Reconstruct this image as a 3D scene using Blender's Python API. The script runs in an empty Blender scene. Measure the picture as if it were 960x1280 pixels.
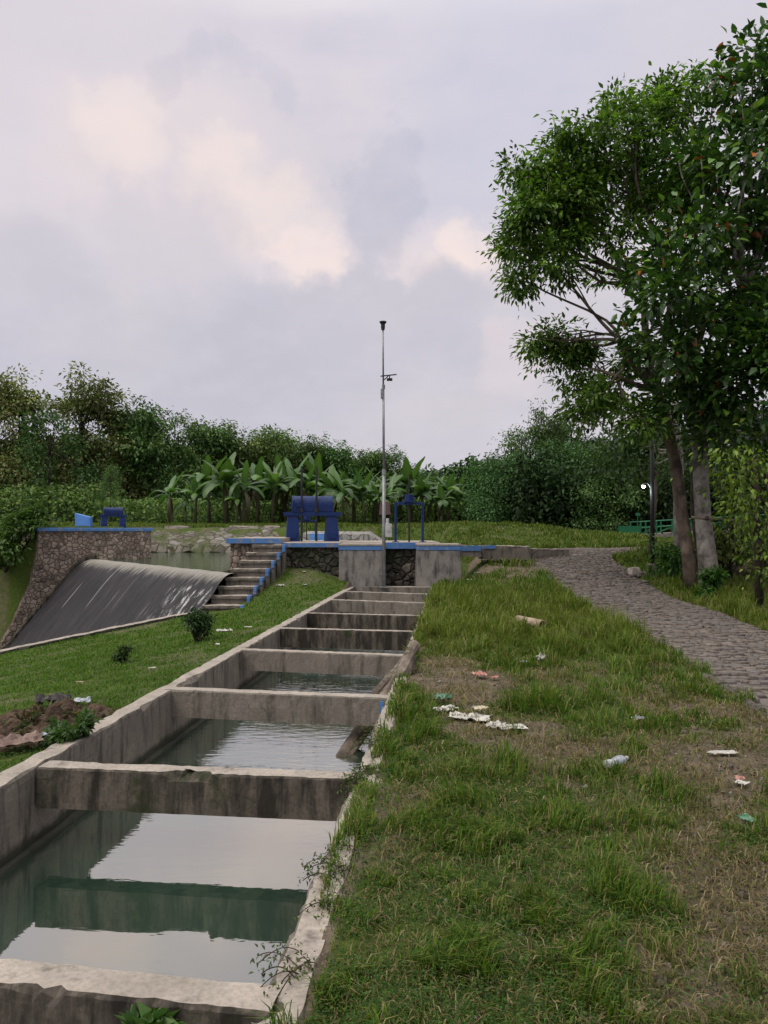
import bpy, math, random
import numpy as np
from mathutils import Vector, Matrix, noise as mnoise
R = math.radians
random.seed(7); RNG = np.random.default_rng(11)
SC = bpy.context.scene
COL = SC.collection
# ------------------------------------------------------------------ camera
CAMZ = 1.6; PITCH = R(1.37); F = 960.0
cam_d = bpy.data.cameras.new('camera'); cam = bpy.data.objects.new('camera', cam_d); COL.objects.link(cam)
cam.location = (0, 0, CAMZ); cam.rotation_euler = (R(90) + PITCH, 0, 0)
cam_d.sensor_fit = 'HORIZONTAL'; cam_d.sensor_width = 36; cam_d.lens = 36.0
cam_d.clip_start = 0.05; cam_d.clip_end = 2000
SC.camera = cam

def ray(px, py):
    uz = -(py - 640.0) / F
    return np.array([(px - 480.0) / F, math.cos(PITCH) - math.sin(PITCH) * uz, math.sin(PITCH) + math.cos(PITCH) * uz])
def at(px, py, d):                      # point of the place seen at px,py, d metres ahead
    r = ray(px, py); s = d / r[1]
    return np.array([r[0] * s, d, CAMZ + r[2] * s])
def gz(px, py, z=0.0):                  # point of the place seen at px,py on level z
    r = ray(px, py); s = (z - CAMZ) / r[2]
    return np.array([r[0] * s, r[1] * s, z])
def proj(x, y, z):
    zz = z - CAMZ
    f = y * math.cos(PITCH) + zz * math.sin(PITCH); u = -y * math.sin(PITCH) + zz * math.cos(PITCH)
    f = np.where(np.abs(f) < 1e-3, 1e-3, f)
    return 480 + F * x / f, 640 - F * u / f
def smooth(a, b, t):
    t = np.clip((np.asarray(t, float) - a) / (b - a), 0, 1); return t * t * (3 - 2 * t)

_tab = np.random.default_rng(5).random((256, 256))
def vnoise(x, y):
    x = np.asarray(x, float); y = np.asarray(y, float)
    xi = np.floor(x).astype(int); yi = np.floor(y).astype(int); fx = x - xi; fy = y - yi
    fx = fx * fx * (3 - 2 * fx); fy = fy * fy * (3 - 2 * fy)
    g = lambda i, j: _tab[(xi + i) % 256, (yi + j) % 256]
    return (g(0, 0) * (1 - fx) + g(1, 0) * fx) * (1 - fy) + (g(0, 1) * (1 - fx) + g(1, 1) * fx) * fy
def fbm(x, y, o=4):
    s = 0; a = .5; t = 0
    for k in range(o):
        s = s + a * vnoise(x * 2 ** k + 17.3 * k, y * 2 ** k + 9.1 * k); t += a; a *= .5
    return s / t

# channel frame: xl across, yl along; the channel runs 5.23 degrees right of straight ahead
TH = R(5.23); CA, SA = math.cos(TH), math.sin(TH)
def ch(xl, yl, z=0.0): return np.array([xl * CA + yl * SA, -xl * SA + yl * CA, z])
# weir frame: a along the crest from the steps, b downstream
P0 = np.array([-4.5, 21.0]); CD = np.array([-.595, .804]); FD = np.array([-.804, -.595])
def wr(a, b, z=0.0):
    p = P0 + CD * a + FD * b; return np.array([p[0], p[1], z])

# lawn left of the channel: smooth surface through measured heights
_lp = []
for k in range(-4, 22, 2):
    p = ch(-3.0, k); _lp.append((p[0], p[1], -.03))
for t, z in ((0, -.5), (1.5, -.68), (3, -.88), (4.45, -1.07), (7, -1.4), (10, -1.8)):
    p = wr(-1.54, 1.5 + t); _lp.append((p[0], p[1], z))
_lp += [(-3.76, 19, -.42), (-3.5, 20.3, -.05), (-3.0, 21.5, .32), (-1.25, 22, .16), (-2.2, 20, .10), (-1.9, 21.9, .42), (-1.5, 21, .02), (-2.3, 18, -.02), (-20, 5, -1.8), (-12, -4, -.5), (-3.4, 22, .6)]
_lp = np.array(_lp)
_Dm = np.linalg.norm(_lp[:, None, :2] - _lp[None, :, :2], axis=2)
_A = np.block([[_Dm, np.ones((len(_lp), 1))], [np.ones((1, len(_lp))), np.zeros((1, 1))]])
_w = np.linalg.solve(_A, np.append(_lp[:, 2], 0))
def lawn(x, y):
    s = np.full(np.shape(x), _w[-1])
    for (a, b, _), w in zip(_lp, _w): s = s + w * np.hypot(x - a, y - b)
    return np.clip(s, -3, .75)
def frames(x, y):
    return (x * CA - y * SA, x * SA + y * CA, (x - P0[0]) * CD[0] + (y - P0[1]) * CD[1], (x - P0[0]) * FD[0] + (y - P0[1]) * FD[1])
def terrain(x, y, cut=True):
    x = np.asarray(x, float); y = np.asarray(y, float)
    xl, yl, a, b = frames(x, y)
    zR = .92 * smooth(17.5, 28, yl)
    zR = np.where(yl < 23, zR * (.3 + .7 * smooth(-.4, 2.0, xl)), zR)
    hb = 1.85 + (1.2 - 1.85) * smooth(5, 14, x)
    z = zR + (hb - .92) * smooth(31, 37, y) + .3 * smooth(44, 62, y)
    z = z + .05 * (fbm(x * .7, y * .7) - .5) * smooth(1, 3, y) + .02 * (fbm(x * 4, y * 4, 3) - .5)
    L = lawn(x, y) + .05 * (fbm(x * .9 + 40, y * .9) - .5) + .015 * (fbm(x * 5, y * 5, 3) - .5)
    z = np.where((xl < -1.7) & (yl < 22.4), L, z)
    far = 1.75 + .35 * smooth(44, 62, y) + .1 * (fbm(x * .4, y * .4) - .5)
    sh_ = 4.6 * smooth(-6, -3, x); zp = np.where(y < 43.2 - sh_, -.7 + (far + .7) * smooth(39.6 - sh_, 43 - sh_, y), far)
    zp = np.maximum(zp, -.7 + (z + .7) * smooth(1.6, 3.2, x))
    z = np.where((yl > 22.3) & (b < .2) & ((a < 12.4) | (b < -2.5)) & (x < 3.2) & (x > -17), zp, z)
    z = np.where((x <= -17) & (b < -2.5) & (y > 24), far, z)
    bank = far - 1.25 * np.clip(b - 1.6 + .8 * (fbm(x * .6, y * .6) - .5), 0, None)
    z = np.where((a >= 12.4) & (b >= -2.5) & (x < -4.6), np.maximum(bank, -3.4), z)
    z = np.where((a > -1.5) & (a < 12.4) & (b > .1) & (x < -4.6), -3.7, z)
    if cut: z = np.where((xl > -2.92) & (xl < -.55) & (yl < 23.6), -1.35, z)
    return z
def tz(x, y): return float(terrain(np.array([x]), np.array([y]), False)[0])
def gpt(px, py):                       # where the sight line meets the terrain
    r = ray(px, py); ds = np.linspace(1.5, 70, 3000)
    x = r[0] / r[1] * ds; z = CAMZ + r[2] / r[1] * ds
    i = np.argmax(z <= terrain(x, ds, False)); d = ds[i]
    return np.array([x[i], d, tz(x[i], d)])

# ------------------------------------------------------------------ objects
def link(o): COL.objects.link(o); return o
def thing(name, label, cat, loc=(0, 0, 0), group=None, rz=0):
    o = link(bpy.data.objects.new(name, None)); o.location = tuple(map(float, loc)); o.rotation_euler.z = rz
    o.empty_display_size = .2
    return tag(o, label, cat, group)
def tag(o, label=None, cat=None, group=None, kind=None):
    if label: o['label'] = label
    if cat: o['category'] = cat
    if group: o['group'] = group
    if kind: o['kind'] = kind
    return o
def dup(root, loc, rz=0, sc=1.0, label=None, group=None):
    r = root.copy(); COL.objects.link(r); r.location = tuple(map(float, loc)); r.rotation_euler.z = rz
    r.scale = (sc, sc, sc) if not isinstance(sc, tuple) else sc
    if label: r['label'] = label
    if group: r['group'] = group
    for c in list(root.children):
        k = c.copy(); COL.objects.link(k); k.parent = r
        for g in list(c.children):
            q = g.copy(); COL.objects.link(q); q.parent = k
    return r
def rootloc(parent):
    v = np.zeros(3)
    while parent is not None: v = v + np.array(parent.location); parent = parent.parent
    return v
class MB:
    def __init__(s): s.v = []; s.f = []; s.m = []
    def add(s, vs, fs, m=0):
        n = len(s.v); s.v += [tuple(map(float, p)) for p in vs]
        s.f += [tuple(i + n for i in f) for f in fs]; s.m += [m] * len(fs)
    def box(s, c, size, rz=0, m=0, top=(1, 1)):
        cx, cy, cz = c; sx, sy, sz = [q / 2 for q in size]; ct, st = math.cos(rz), math.sin(rz); vs = []
        for z, (kx, ky) in ((-sz, (1, 1)), (sz, top)):
            for x, y in ((-sx, -sy), (sx, -sy), (sx, sy), (-sx, sy)):
                x *= kx; y *= ky; vs.append((cx + x * ct - y * st, cy + x * st + y * ct, cz + z))
        s.add(vs, [(3, 2, 1, 0), (4, 5, 6, 7), (0, 1, 5, 4), (1, 2, 6, 5), (2, 3, 7, 6), (3, 0, 4, 7)], m)
    def hexa(s, lo, hi, m=0):
        n = len(lo); s.add(list(lo) + list(hi), [tuple(range(n))[::-1], tuple(range(n, 2 * n))] + [(i, (i + 1) % n, n + (i + 1) % n, n + i) for i in range(n)], m)
    def tube(s, pts, rad, n=8, m=0, cap=True, jit=0):
        pts = [Vector(tuple(map(float, p))) for p in pts]
        if not hasattr(rad, '__len__'): rad = [rad] * len(pts)
        vs = []; prev = None
        for i, p in enumerate(pts):
            t = (pts[min(i + 1, len(pts) - 1)] - pts[max(i - 1, 0)]).normalized()
            u = prev if prev is not None else (Vector((0, 0, 1)) if abs(t.z) < .9 else Vector((1, 0, 0)))
            u = (u - t * u.dot(t)).normalized(); w = t.cross(u); prev = u
            for k in range(n):
                a = 2 * math.pi * k / n; r = rad[i] * (1 + jit * (random.random() - .5))
                vs.append(p + (u * math.cos(a) + w * math.sin(a)) * r)
        fs = []
        for i in range(len(pts) - 1):
            for k in range(n):
                k2 = (k + 1) % n; fs.append((i * n + k, i * n + k2, (i + 1) * n + k2, (i + 1) * n + k))
        if cap: fs += [tuple(range(n))[::-1], tuple(range((len(pts) - 1) * n, len(pts) * n))]
        s.add(vs, fs, m)
    def ball(s, c, r, n=10, sc=(1, 1, 1), m=0, jit=0):
        vs = []; fs = []; h = max(4, n // 2)
        for i in range(h + 1):
            p = math.pi * i / h
            for k in range(n):
                a = 2 * math.pi * k / n; q = r * (1 + jit * (random.random() - .5))
                vs.append((c[0] + q * sc[0] * math.sin(p) * math.cos(a), c[1] + q * sc[1] * math.sin(p) * math.sin(a), c[2] + q * sc[2] * math.cos(p)))
        for i in range(h):
            for k in range(n): fs.append((i * n + k, (i + 1) * n + k, (i + 1) * n + (k + 1) % n, i * n + (k + 1) % n))
        s.add(vs, fs, m)
    def rough(s, p0, p1, w, h, seg=.12, jit=.006, chip=.0, topm=0, sidem=1, ch_=.012, side=1):
        # a weathered bar of cast concrete or stone: p0-p1 along the near top edge, w behind it, h down
        p0 = np.array(p0, float); p1 = np.array(p1, float); L = np.linalg.norm(p1 - p0); n = max(2, int(L / seg))
        t = (p1 - p0) / L; back = np.array([-t[1], t[0], 0]) * side; back /= np.linalg.norm(back); up = np.array([0, 0, 1.])
        prof = [(0, -h), (0, -h * .5), (0, -ch_ - .045), (0, -ch_), (ch_, 0), (w * .5, 0), (w - ch_, 0), (w, -ch_), (w, -h * .5), (w, -h)]
        k = len(prof); vs = []; rr = random.Random(int(L * 1000) + int(p0[1] * 77))
        for i in range(n + 1):
            c = p0 + t * (L * i / n); q = chip * max(0, mnoise.noise(Vector((i * seg * 3, p0[1], p0[0]))) - .26) * 4 * (1 + 2.5 * mnoise.noise(Vector((i * seg * 17, p0[1], 5))))
            q2 = chip * max(0, mnoise.noise(Vector((i * seg * 3, p0[1] + 9, p0[0]))) - .2) * 2
            for j, (x, z) in enumerate(prof):
                if j == 3: z -= min(q, .042); x += q * .3
                if j == 4: x += q * 1.2; z -= q * .12
                if j == 6: x -= q2
                if j == 7: z -= q2
                e = .25 if j in (0, 9) else 1
                vs.append(c + back * (x + (rr.random() - .5) * 2 * jit * e) + up * (z + (rr.random() - .5) * 2 * jit * e) + t * ((rr.random() - .5) * seg * .3 if 0 < i < n else 0))
        fs = []; ms = []
        for i in range(n):
            for j in range(k - 1):
                f = (i * k + j, (i + 1) * k + j, (i + 1) * k + j + 1, i * k + j + 1)
                fs.append(f if side > 0 else f[::-1]); ms.append(topm if 4 <= j < 6 else sidem)
            f = (i * k + k - 1, (i + 1) * k + k - 1, (i + 1) * k, i * k); fs.append(f if side > 0 else f[::-1]); ms.append(sidem)
        for e, f in ((0, tuple(range(k))), (1, tuple(range(n * k, n * k + k))[::-1])):
            fs.append(f if side > 0 else f[::-1]); ms.append(sidem)
        b = len(s.v); s.v += [tuple(p) for p in vs]; s.f += [tuple(i + b for i in f) for f in fs]; s.m += ms
    def build(s, name, mats, parent=None, smooth_=False, bevel=0, local=False):
        me = bpy.data.meshes.new(name); o = rootloc(parent) if not local else np.zeros(3)
        v = np.array(s.v) - o
        me.from_pydata(v.tolist(), [], s.f)
        mats = mats if isinstance(mats, (list, tuple)) else [mats]
        for m in mats: me.materials.append(m)
        me.polygons.foreach_set('material_index', np.minimum(np.array(s.m), len(mats) - 1))
        if smooth_: me.polygons.foreach_set('use_smooth', [True] * len(me.polygons))
        me.update(); ob = link(bpy.data.objects.new(name, me))
        if parent is not None: ob.parent = parent
        if bevel:
            b = ob.modifiers.new('edge', 'BEVEL'); b.width = bevel; b.segments = 2; b.limit_method = 'ANGLE'
        return ob
def tri_mesh(name, V, T, mat, parent=None, col=None, smooth_=False):
    me = bpy.data.meshes.new(name); V = np.ascontiguousarray(V, np.float32); T = np.ascontiguousarray(T, np.int32)
    me.vertices.add(len(V)); me.vertices.foreach_set('co', V.ravel())
    me.loops.add(T.size); me.loops.foreach_set('vertex_index', T.ravel())
    me.polygons.add(len(T)); me.polygons.foreach_set('loop_start', np.arange(0, T.size, 3, dtype=np.int32))
    try: me.polygons.foreach_set('loop_total', np.full(len(T), 3, np.int32))
    except Exception: pass
    if smooth_: me.polygons.foreach_set('use_smooth', np.ones(len(T), bool))
    me.update(calc_edges=True)
    if col is not None:
        c = me.color_attributes.new('Col', 'FLOAT_COLOR', 'POINT'); q = np.ones((len(V), 4), np.float32); q[:, :3] = col; c.data.foreach_set('color', q.ravel())
    me.materials.append(mat); ob = link(bpy.data.objects.new(name, me))
    if parent is not None: ob.parent = parent
    return ob
def norm(a): return a / np.maximum(np.linalg.norm(a, axis=-1, keepdims=True), 1e-9)
def leaf_arrays(P, D, U, L, W, fold=.25, droop=.2):
    n = len(P); D = norm(D); S = norm(np.cross(D, U)); N = np.cross(S, D)
    L = np.broadcast_to(L, (n,))[:, None]; W = np.broadcast_to(W, (n,))[:, None]
    m1 = P + D * L * .35; tip = P + D * L - N * L * droop
    V = np.stack([P, m1 + S * W * .5 + N * W * fold, m1 - S * W * .5 + N * W * fold, P + D * L * .74 + S * W * .32 + N * (W * fold * .6 - L * droop * .45), P + D * L * .74 - S * W * .32 + N * (W * fold * .6 - L * droop * .45), tip, P + D * L * .55 - N * L * droop * .2], 1).reshape(-1, 3)
    T = np.array([[0, 1, 6], [0, 6, 2], [1, 3, 6], [2, 6, 4], [3, 5, 6], [4, 6, 5]])
    T = (np.arange(n)[:, None, None] * 7 + T[None]).reshape(-1, 3)
    return V, T
def small_leaf_arrays(P, D, U, L, W, fold=.2, droop=.15):
    n = len(P); D = norm(D); S = norm(np.cross(D, U)); N = np.cross(S, D)
    L = np.broadcast_to(L, (n,))[:, None]; W = np.broadcast_to(W, (n,))[:, None]
    V = np.stack([P, P + D * L * .45 + S * W * .5 + N * W * fold, P + D * L - N * L * droop, P + D * L * .45 - S * W * .5 + N * W * fold], 1).reshape(-1, 3)
    T = (np.arange(n)[:, None, None] * 4 + np.array([[0, 1, 2], [0, 2, 3]])[None]).reshape(-1, 3)
    return V, T
def rdir(n): return norm(RNG.normal(size=(n, 3)))
def blades(P, az, lean, h, w, col):
    n = len(P); dr = np.stack([np.cos(az), np.sin(az), np.zeros(n)], 1); S = np.stack([-np.sin(az), np.cos(az), np.zeros(n)], 1)
    tw = RNG.uniform(-.9, .9, n)[:, None]; S = norm(S + dr * tw); h = h[:, None]; w = w[:, None]; lean = lean[:, None]; up = np.array([[0, 0, 1.]])
    mid = P + dr * lean * h * .35 + up * h * .58; tip = P + dr * lean * h + up * h * (1 - .45 * lean)
    V = np.stack([P + S * w * .5, P - S * w * .5, mid - S * w * .42, mid + S * w * .42, tip], 1).reshape(-1, 3)
    T = (np.arange(n)[:, None, None] * 5 + np.array([[0, 1, 2], [0, 2, 3], [3, 2, 4]])[None]).reshape(-1, 3)
    return V, T, np.repeat(col, 5, 0)
# ------------------------------------------------------------------ materials
class NT:
    def __init__(s, name):
        s.mat = bpy.data.materials.new(name); s.mat.use_nodes = True; s.t = s.mat.node_tree; s.t.nodes.clear()
        s.out = s.t.nodes.new('ShaderNodeOutputMaterial')
    def n(s, typ, **k):
        o = s.t.nodes.new('ShaderNode' + typ)
        for a, b in k.items(): setattr(o, a, b)
        return o
    def l(s, a, b): s.t.links.new(a, b)
    def pos(s, scale=(1, 1, 1), obj=False):
        m = s.n('Mapping'); m.inputs['Scale'].default_value = scale
        if obj: s.l(s.n('TexCoord').outputs['Object'], m.inputs['Vector'])
        else: s.l(s.n('NewGeometry').outputs['Position'], m.inputs['Vector'])
        return m.outputs[0]
    def noise(s, vec, scale, detail=6, rough=.6, dist=0):
        o = s.n('TexNoise'); o.inputs['Scale'].default_value = scale; o.inputs['Detail'].default_value = detail
        o.inputs['Roughness'].default_value = rough; o.inputs['Distortion'].default_value = dist; s.l(vec, o.inputs['Vector']); return o.outputs['Fac']
    def ramp(s, fac, stops, interp='LINEAR'):
        o = s.n('ValToRGB'); o.color_ramp.interpolation = interp; e = o.color_ramp.elements
        while len(e) < len(stops): e.new(.5)
        for q, (p, c) in zip(e, stops): q.position = p; q.color = (c if hasattr(c, '__len__') else (c, c, c)) + ((1,) if not hasattr(c, '__len__') or len(c) == 3 else ())
        s.l(fac, o.inputs[0]); return o.outputs['Color']
    def mix(s, fac, a, b, mode='MIX'):
        o = s.n('Mix', data_type='RGBA', blend_type=mode)
        for i, v in ((0, fac), (6, a), (7, b)):
            if isinstance(v, (int, float)): o.inputs[i].default_value = v
            elif isinstance(v, tuple): o.inputs[i].default_value = v + (1,) if len(v) == 3 else v
            else: s.l(v, o.inputs[i])
        return o.outputs[2]
    def math(s, op, a, b=0):
        o = s.n('Math', operation=op)
        for i, v in ((0, a), (1, b)):
            if isinstance(v, (int, float)): o.inputs[i].default_value = v
            else: s.l(v, o.inputs[i])
        return o.outputs[0]
    def bump(s, h, strength=.3, dist=.02, prev=None):
        o = s.n('Bump'); o.inputs['Strength'].default_value = strength; o.inputs['Distance'].default_value = dist; s.l(h, o.inputs['Height'])
        if prev is not None: s.l(prev, o.inputs['Normal'])
        return o.outputs[0]
    def bsdf(s, col, rough=.8, normal=None, spec=.3, metal=0):
        b = s.n('BsdfPrincipled')
        for k, v in (('Base Color', col), ('Roughness', rough), ('Specular IOR Level', spec), ('Metallic', metal)):
            if isinstance(v, (int, float)): b.inputs[k].default_value = v
            elif isinstance(v, tuple): b.inputs[k].default_value = v + (1,)
            else: s.l(v, b.inputs[k])
        if normal is not None: s.l(normal, b.inputs['Normal'])
        return b
    def done(s, sh): s.l(sh if not hasattr(sh, 'outputs') else sh.outputs[0], s.out.inputs[0]); return s.mat
def simple(name, c1, c2, scale=8, rough=.7, bump=.2, spec=.3, metal=0, obj=True, dist=.01):
    t = NT(name); p = t.pos(obj=obj); f = t.noise(p, scale); col = t.ramp(f, [(.35, c1), (.65, c2)])
    return t.done(t.bsdf(col, rough, t.bump(t.noise(p, scale * 4), bump, dist), spec, metal))
def concrete(name, light, dark, stain, stain_lo=.5, stain_hi=.62, streak=(5, 5, .9), moss=None, mscale=2.2, tide=None):
    t = NT(name); p = t.pos()
    base = t.ramp(t.noise(p, 3.0, 8), [(.3, dark), (.7, light)])
    base = t.mix(t.ramp(t.noise(p, 45, 4), [(.4, 0.0), (.75, .55)]), base, tuple(c * .55 for c in dark))
    st = t.noise(t.pos(streak), 1.6, 7, .65)
    base = t.mix(t.ramp(st, [(stain_lo, 0.0), (stain_hi, .88)]), base, stain)
    if moss: base = t.mix(t.ramp(t.noise(p, mscale, 7, .7), [(.56, 0.0), (.66, .8)]), base, moss)
    if tide is not None:
        sp = t.n('SeparateXYZ'); t.l(p, sp.inputs[0]); zt_ = t.math('ADD', t.math('SUBTRACT', sp.outputs['Z'], tide), t.math('MULTIPLY', t.math('SUBTRACT', t.noise(p, 4, 6, .7), .5), .16))
        base = t.mix(t.ramp(zt_, [(0, .85), (.05, 0.0)]), base, (.022, .026, .018))
    vo = t.n('TexVoronoi', feature='DISTANCE_TO_EDGE'); vo.inputs['Scale'].default_value = 1.3
    wv = t.n('VectorMath', operation='ADD'); nz = t.n('TexNoise'); nz.inputs['Scale'].default_value = 3; t.l(p, nz.inputs['Vector'])
    t.l(p, wv.inputs[0]); t.l(nz.outputs['Color'], wv.inputs[1]); t.l(wv.outputs[0], vo.inputs['Vector'])
    crack = t.ramp(vo.outputs['Distance'], [(0, 1.0), (.008, 0.0)])
    base = t.mix(t.math('MULTIPLY', crack, t.ramp(t.noise(p, 1.1, 3), [(.5, 0.0), (.6, .7)])), base, tuple(c * .25 for c in dark))
    n1 = t.bump(t.noise(p, 30, 8, .7), .35, .012); n2 = t.bump(t.noise(p, 5, 4), .3, .03, n1)
    return t.done(t.bsdf(base, .9, n2, .2))
def stonework(name, scale, cols, mortar, edge=.06, bump=.9, moss=None, msl=(.5, .6)):
    t = NT(name); p0 = t.pos(); nz = t.n('TexNoise'); nz.inputs['Scale'].default_value = 2.2; t.l(p0, nz.inputs['Vector'])
    ad = t.n('VectorMath', operation='MULTIPLY_ADD'); ad.inputs[1].default_value = (.18, .18, .18); t.l(nz.outputs['Color'], ad.inputs[0]); t.l(p0, ad.inputs[2])
    v = t.n('TexVoronoi', feature='F1'); v.inputs['Scale'].default_value = scale; t.l(ad.outputs[0], v.inputs['Vector'])
    e = t.n('TexVoronoi', feature='DISTANCE_TO_EDGE'); e.inputs['Scale'].default_value = scale; t.l(ad.outputs[0], e.inputs['Vector'])
    sep = t.n('SeparateColor'); t.l(v.outputs['Color'], sep.inputs[0])
    c = t.ramp(sep.outputs[0], [(i / max(1, len(cols) - 1), q) for i, q in enumerate(cols)])
    c = t.mix(t.ramp(t.noise(p0, 14, 6), [(.35, .0), (.7, .5)]), c, tuple(x * .45 for x in cols[0]))
    c = t.mix(t.ramp(e.outputs['Distance'], [(edge * .4, 1.0), (edge, 0.0)]), c, mortar)
    if moss: c = t.mix(t.ramp(t.noise(p0, 1.0, 7, .7), [(msl[0], 0.0), (msl[1], .85)]), c, moss)
    b = t.bump(t.ramp(e.outputs['Distance'], [(0, 0.0), (edge * 2.5, 1.0)]), bump, .06); b = t.bump(t.noise(p0, 25), .3, .015, b)
    return t.done(t.bsdf(c, .9, b, .2))
def paint(name, c, under, lo=.56, hi=.6, rough=.5, spec=.4, scale=6):
    t = NT(name); p = t.pos(); f = t.ramp(t.noise(p, scale, 8, .7), [(lo, 0.0), (hi, 1.0)])
    col = t.mix(t.ramp(t.noise(p, 2.5, 4), [(.3, .0), (.75, .55)]), c, tuple(x * .6 for x in c)); col = t.mix(f, col, under)
    return t.done(t.bsdf(col, rough, t.bump(t.noise(p, 30), .2, .006), spec))
def leafmat(name, rough=.5, trans=.25, spec=.3, vary=False):
    t = NT(name); a = t.n('Attribute', attribute_name='Col'); ac = a.outputs['Color']
    if vary:
        oi = t.n('ObjectInfo'); ac = t.mix(1.0, ac, t.ramp(oi.outputs['Random'], [(0, (.62, .70, .62)), (.35, (1.0, 1.0, .9)), (.65, (1.25, 1.18, .95)), (.85, (.85, 1.05, .95)), (1, (1.4, 1.25, 1.2))]), 'MULTIPLY')
    b = t.bsdf(ac, rough, None, spec)
    tr = t.n('BsdfTranslucent'); t.l(t.mix(1.0, ac, (1.0, 1.15, .5), 'MULTIPLY'), tr.inputs[0])
    m = t.n('MixShader'); m.inputs[0].default_value = trans; t.l(b.outputs[0], m.inputs[1]); t.l(tr.outputs[0], m.inputs[2]); return t.done(m)
def barkmat(name, c1, c2, c3, zs=.35, scale=7):
    t = NT(name); p = t.pos((1, 1, zs), True); f = t.noise(p, scale, 8, .65); col = t.ramp(f, [(.3, c1), (.52, c2), (.72, c3)])
    q = t.noise(t.pos((1, 1, 1), True), 2.4, 6); col = t.mix(t.ramp(q, [(.5, 0.0), (.62, .75)]), col, tuple(x * .8 for x in c1))
    return t.done(t.bsdf(col, .92, t.bump(t.noise(p, scale * 4, 6), .6, .02), .15))
M = {}
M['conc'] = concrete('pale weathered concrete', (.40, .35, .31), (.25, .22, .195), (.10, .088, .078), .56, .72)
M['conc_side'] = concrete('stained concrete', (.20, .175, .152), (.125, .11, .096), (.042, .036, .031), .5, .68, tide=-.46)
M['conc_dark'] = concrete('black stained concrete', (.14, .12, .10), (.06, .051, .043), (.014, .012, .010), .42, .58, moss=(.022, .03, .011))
M['pier'] = concrete('rain streaked grey concrete', (.25, .23, .215), (.16, .147, .138), (.042, .04, .042), .47, .66, (4, 4, 1.1))
M['stone'] = stonework('river stone masonry', 5.6, [(.13, .10, .085), (.27, .205, .17), (.38, .30, .255), (.22, .18, .16)], (.095, .08, .068), .055, .8, moss=(.05, .042, .032), msl=(.5, .7))
M['stone_dark'] = stonework('mossy stone masonry', 4.6, [(.055, .048, .042), (.12, .10, .09), (.17, .145, .125), (.07, .06, .055)], (.03, .028, .025), .08, moss=(.018, .026, .012), msl=(.46, .6))
M['rubble'] = stonework('rubble revetment', 2.2, [(.10, .088, .082), (.2, .175, .165), (.26, .235, .23), (.12, .10, .085)], (.055, .05, .03), .08, moss=(.06, .075, .025), msl=(.45, .6))
M['band'] = paint('faded sky blue paint', (.075, .18, .42), (.22, .21, .21), .54, .62, .7, .2, 7)
M['royal'] = paint('dark royal blue enamel', (.004, .022, .115), (.045, .026, .018), .6, .68, .5, .3)
M['panel_blue'] = paint('light blue enamel', (.10, .25, .60), (.2, .25, .33), .66, .75, .4, .4)
M['black'] = simple('black grease steel', (.012, .012, .014), (.03, .03, .032), 20, .5)
M['galv'] = simple('galvanised steel', (.17, .18, .19), (.27, .28, .29), 9, .5, .1, .5, .4)
M['white'] = simple('off white plastic', (.34, .34, .35), (.45, .45, .46), 9, .5)
M['wood'] = barkmat('old grey wood', (.07, .055, .045), (.17, .14, .115), (.27, .23, .20), .2, 14)
M['bark_brown'] = barkmat('brown bark', (.065, .05, .04), (.14, .108, .085), (.22, .18, .148))
M['bark_pale'] = barkmat('pale patchy bark', (.07, .06, .052), (.27, .245, .22), (.43, .405, .37), .6, 4)
M['bark_dark'] = barkmat('dark bark', (.018, .015, .012), (.045, .036, .028), (.075, .062, .05))
M['leaf'] = leafmat('tree leaves', .45, .38, .35)
M['leaf_gloss'] = leafmat('glossy leaves', .34, .22, .5)
M['leaf_far'] = leafmat('distant leaves', .65, .25, .2, True)
M['grass'] = leafmat('grass blades', .6, .35, .1)
M['green_paint'] = paint('green enamel', (.006, .11, .045), (.02, .07, .035), .66, .74, .45)
M['soil'] = simple('dug soil', (.055, .038, .028), (.12, .085, .062), 9, .95, .8, .1, 0, True, .04)
M['clay'] = simple('dusty clay pipe', (.26, .19, .14), (.36, .29, .22), 12, .9)

# ------------------------------------------------------------------ sky and sun
SUN_EL, SUN_AZ = R(56), R(-125)         # high, behind and to the left, veiled by cloud
W = bpy.data.worlds.new('World'); SC.world = W; W.use_nodes = True
class WT(NT):
    def __init__(s, t): s.t = t
wt = WT(W.node_tree); W.node_tree.nodes.clear()
wo = wt.n('OutputWorld'); bg = wt.n('Background'); wt.l(bg.outputs[0], wo.inputs[0]); bg.inputs['Strength'].default_value = .1
sky = wt.n('TexSky', sky_type='NISHITA'); sky.sun_disc = False; sky.sun_elevation = SUN_EL; sky.sun_rotation = SUN_AZ; sky.air_density = 1.0; sky.dust_density = 2.0
tc = wt.n('TexCoord'); nrm = wt.n('VectorMath', operation='NORMALIZE'); wt.l(tc.outputs['Generated'], nrm.inputs[0]); DIR = nrm.outputs[0]
sx = wt.n('SeparateXYZ'); wt.l(DIR, sx.inputs[0])
base = wt.ramp(sx.outputs['Z'], [(0, (.40, .39, .425)), (.18, (.415, .40, .435)), (.34, (.455, .435, .47)), (.55, (.49, .47, .525)), (.72, (1.15, 1.13, 1.06)), (1.0, (1.75, 1.72, 1.58))])
def wnoise(scale, detail, rough=.55, off=(0, 0, 0), st=(1, 1, 1), dist=0):
    m = wt.n('Mapping'); m.inputs['Scale'].default_value = st; m.inputs['Location'].default_value = off; wt.l(DIR, m.inputs[0])
    o = wt.n('TexNoise'); o.inputs['Scale'].default_value = scale; o.inputs['Detail'].default_value = detail; o.inputs['Roughness'].default_value = rough; o.inputs['Distortion'].default_value = dist
    wt.l(m.outputs[0], o.inputs['Vector']); return o
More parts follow.
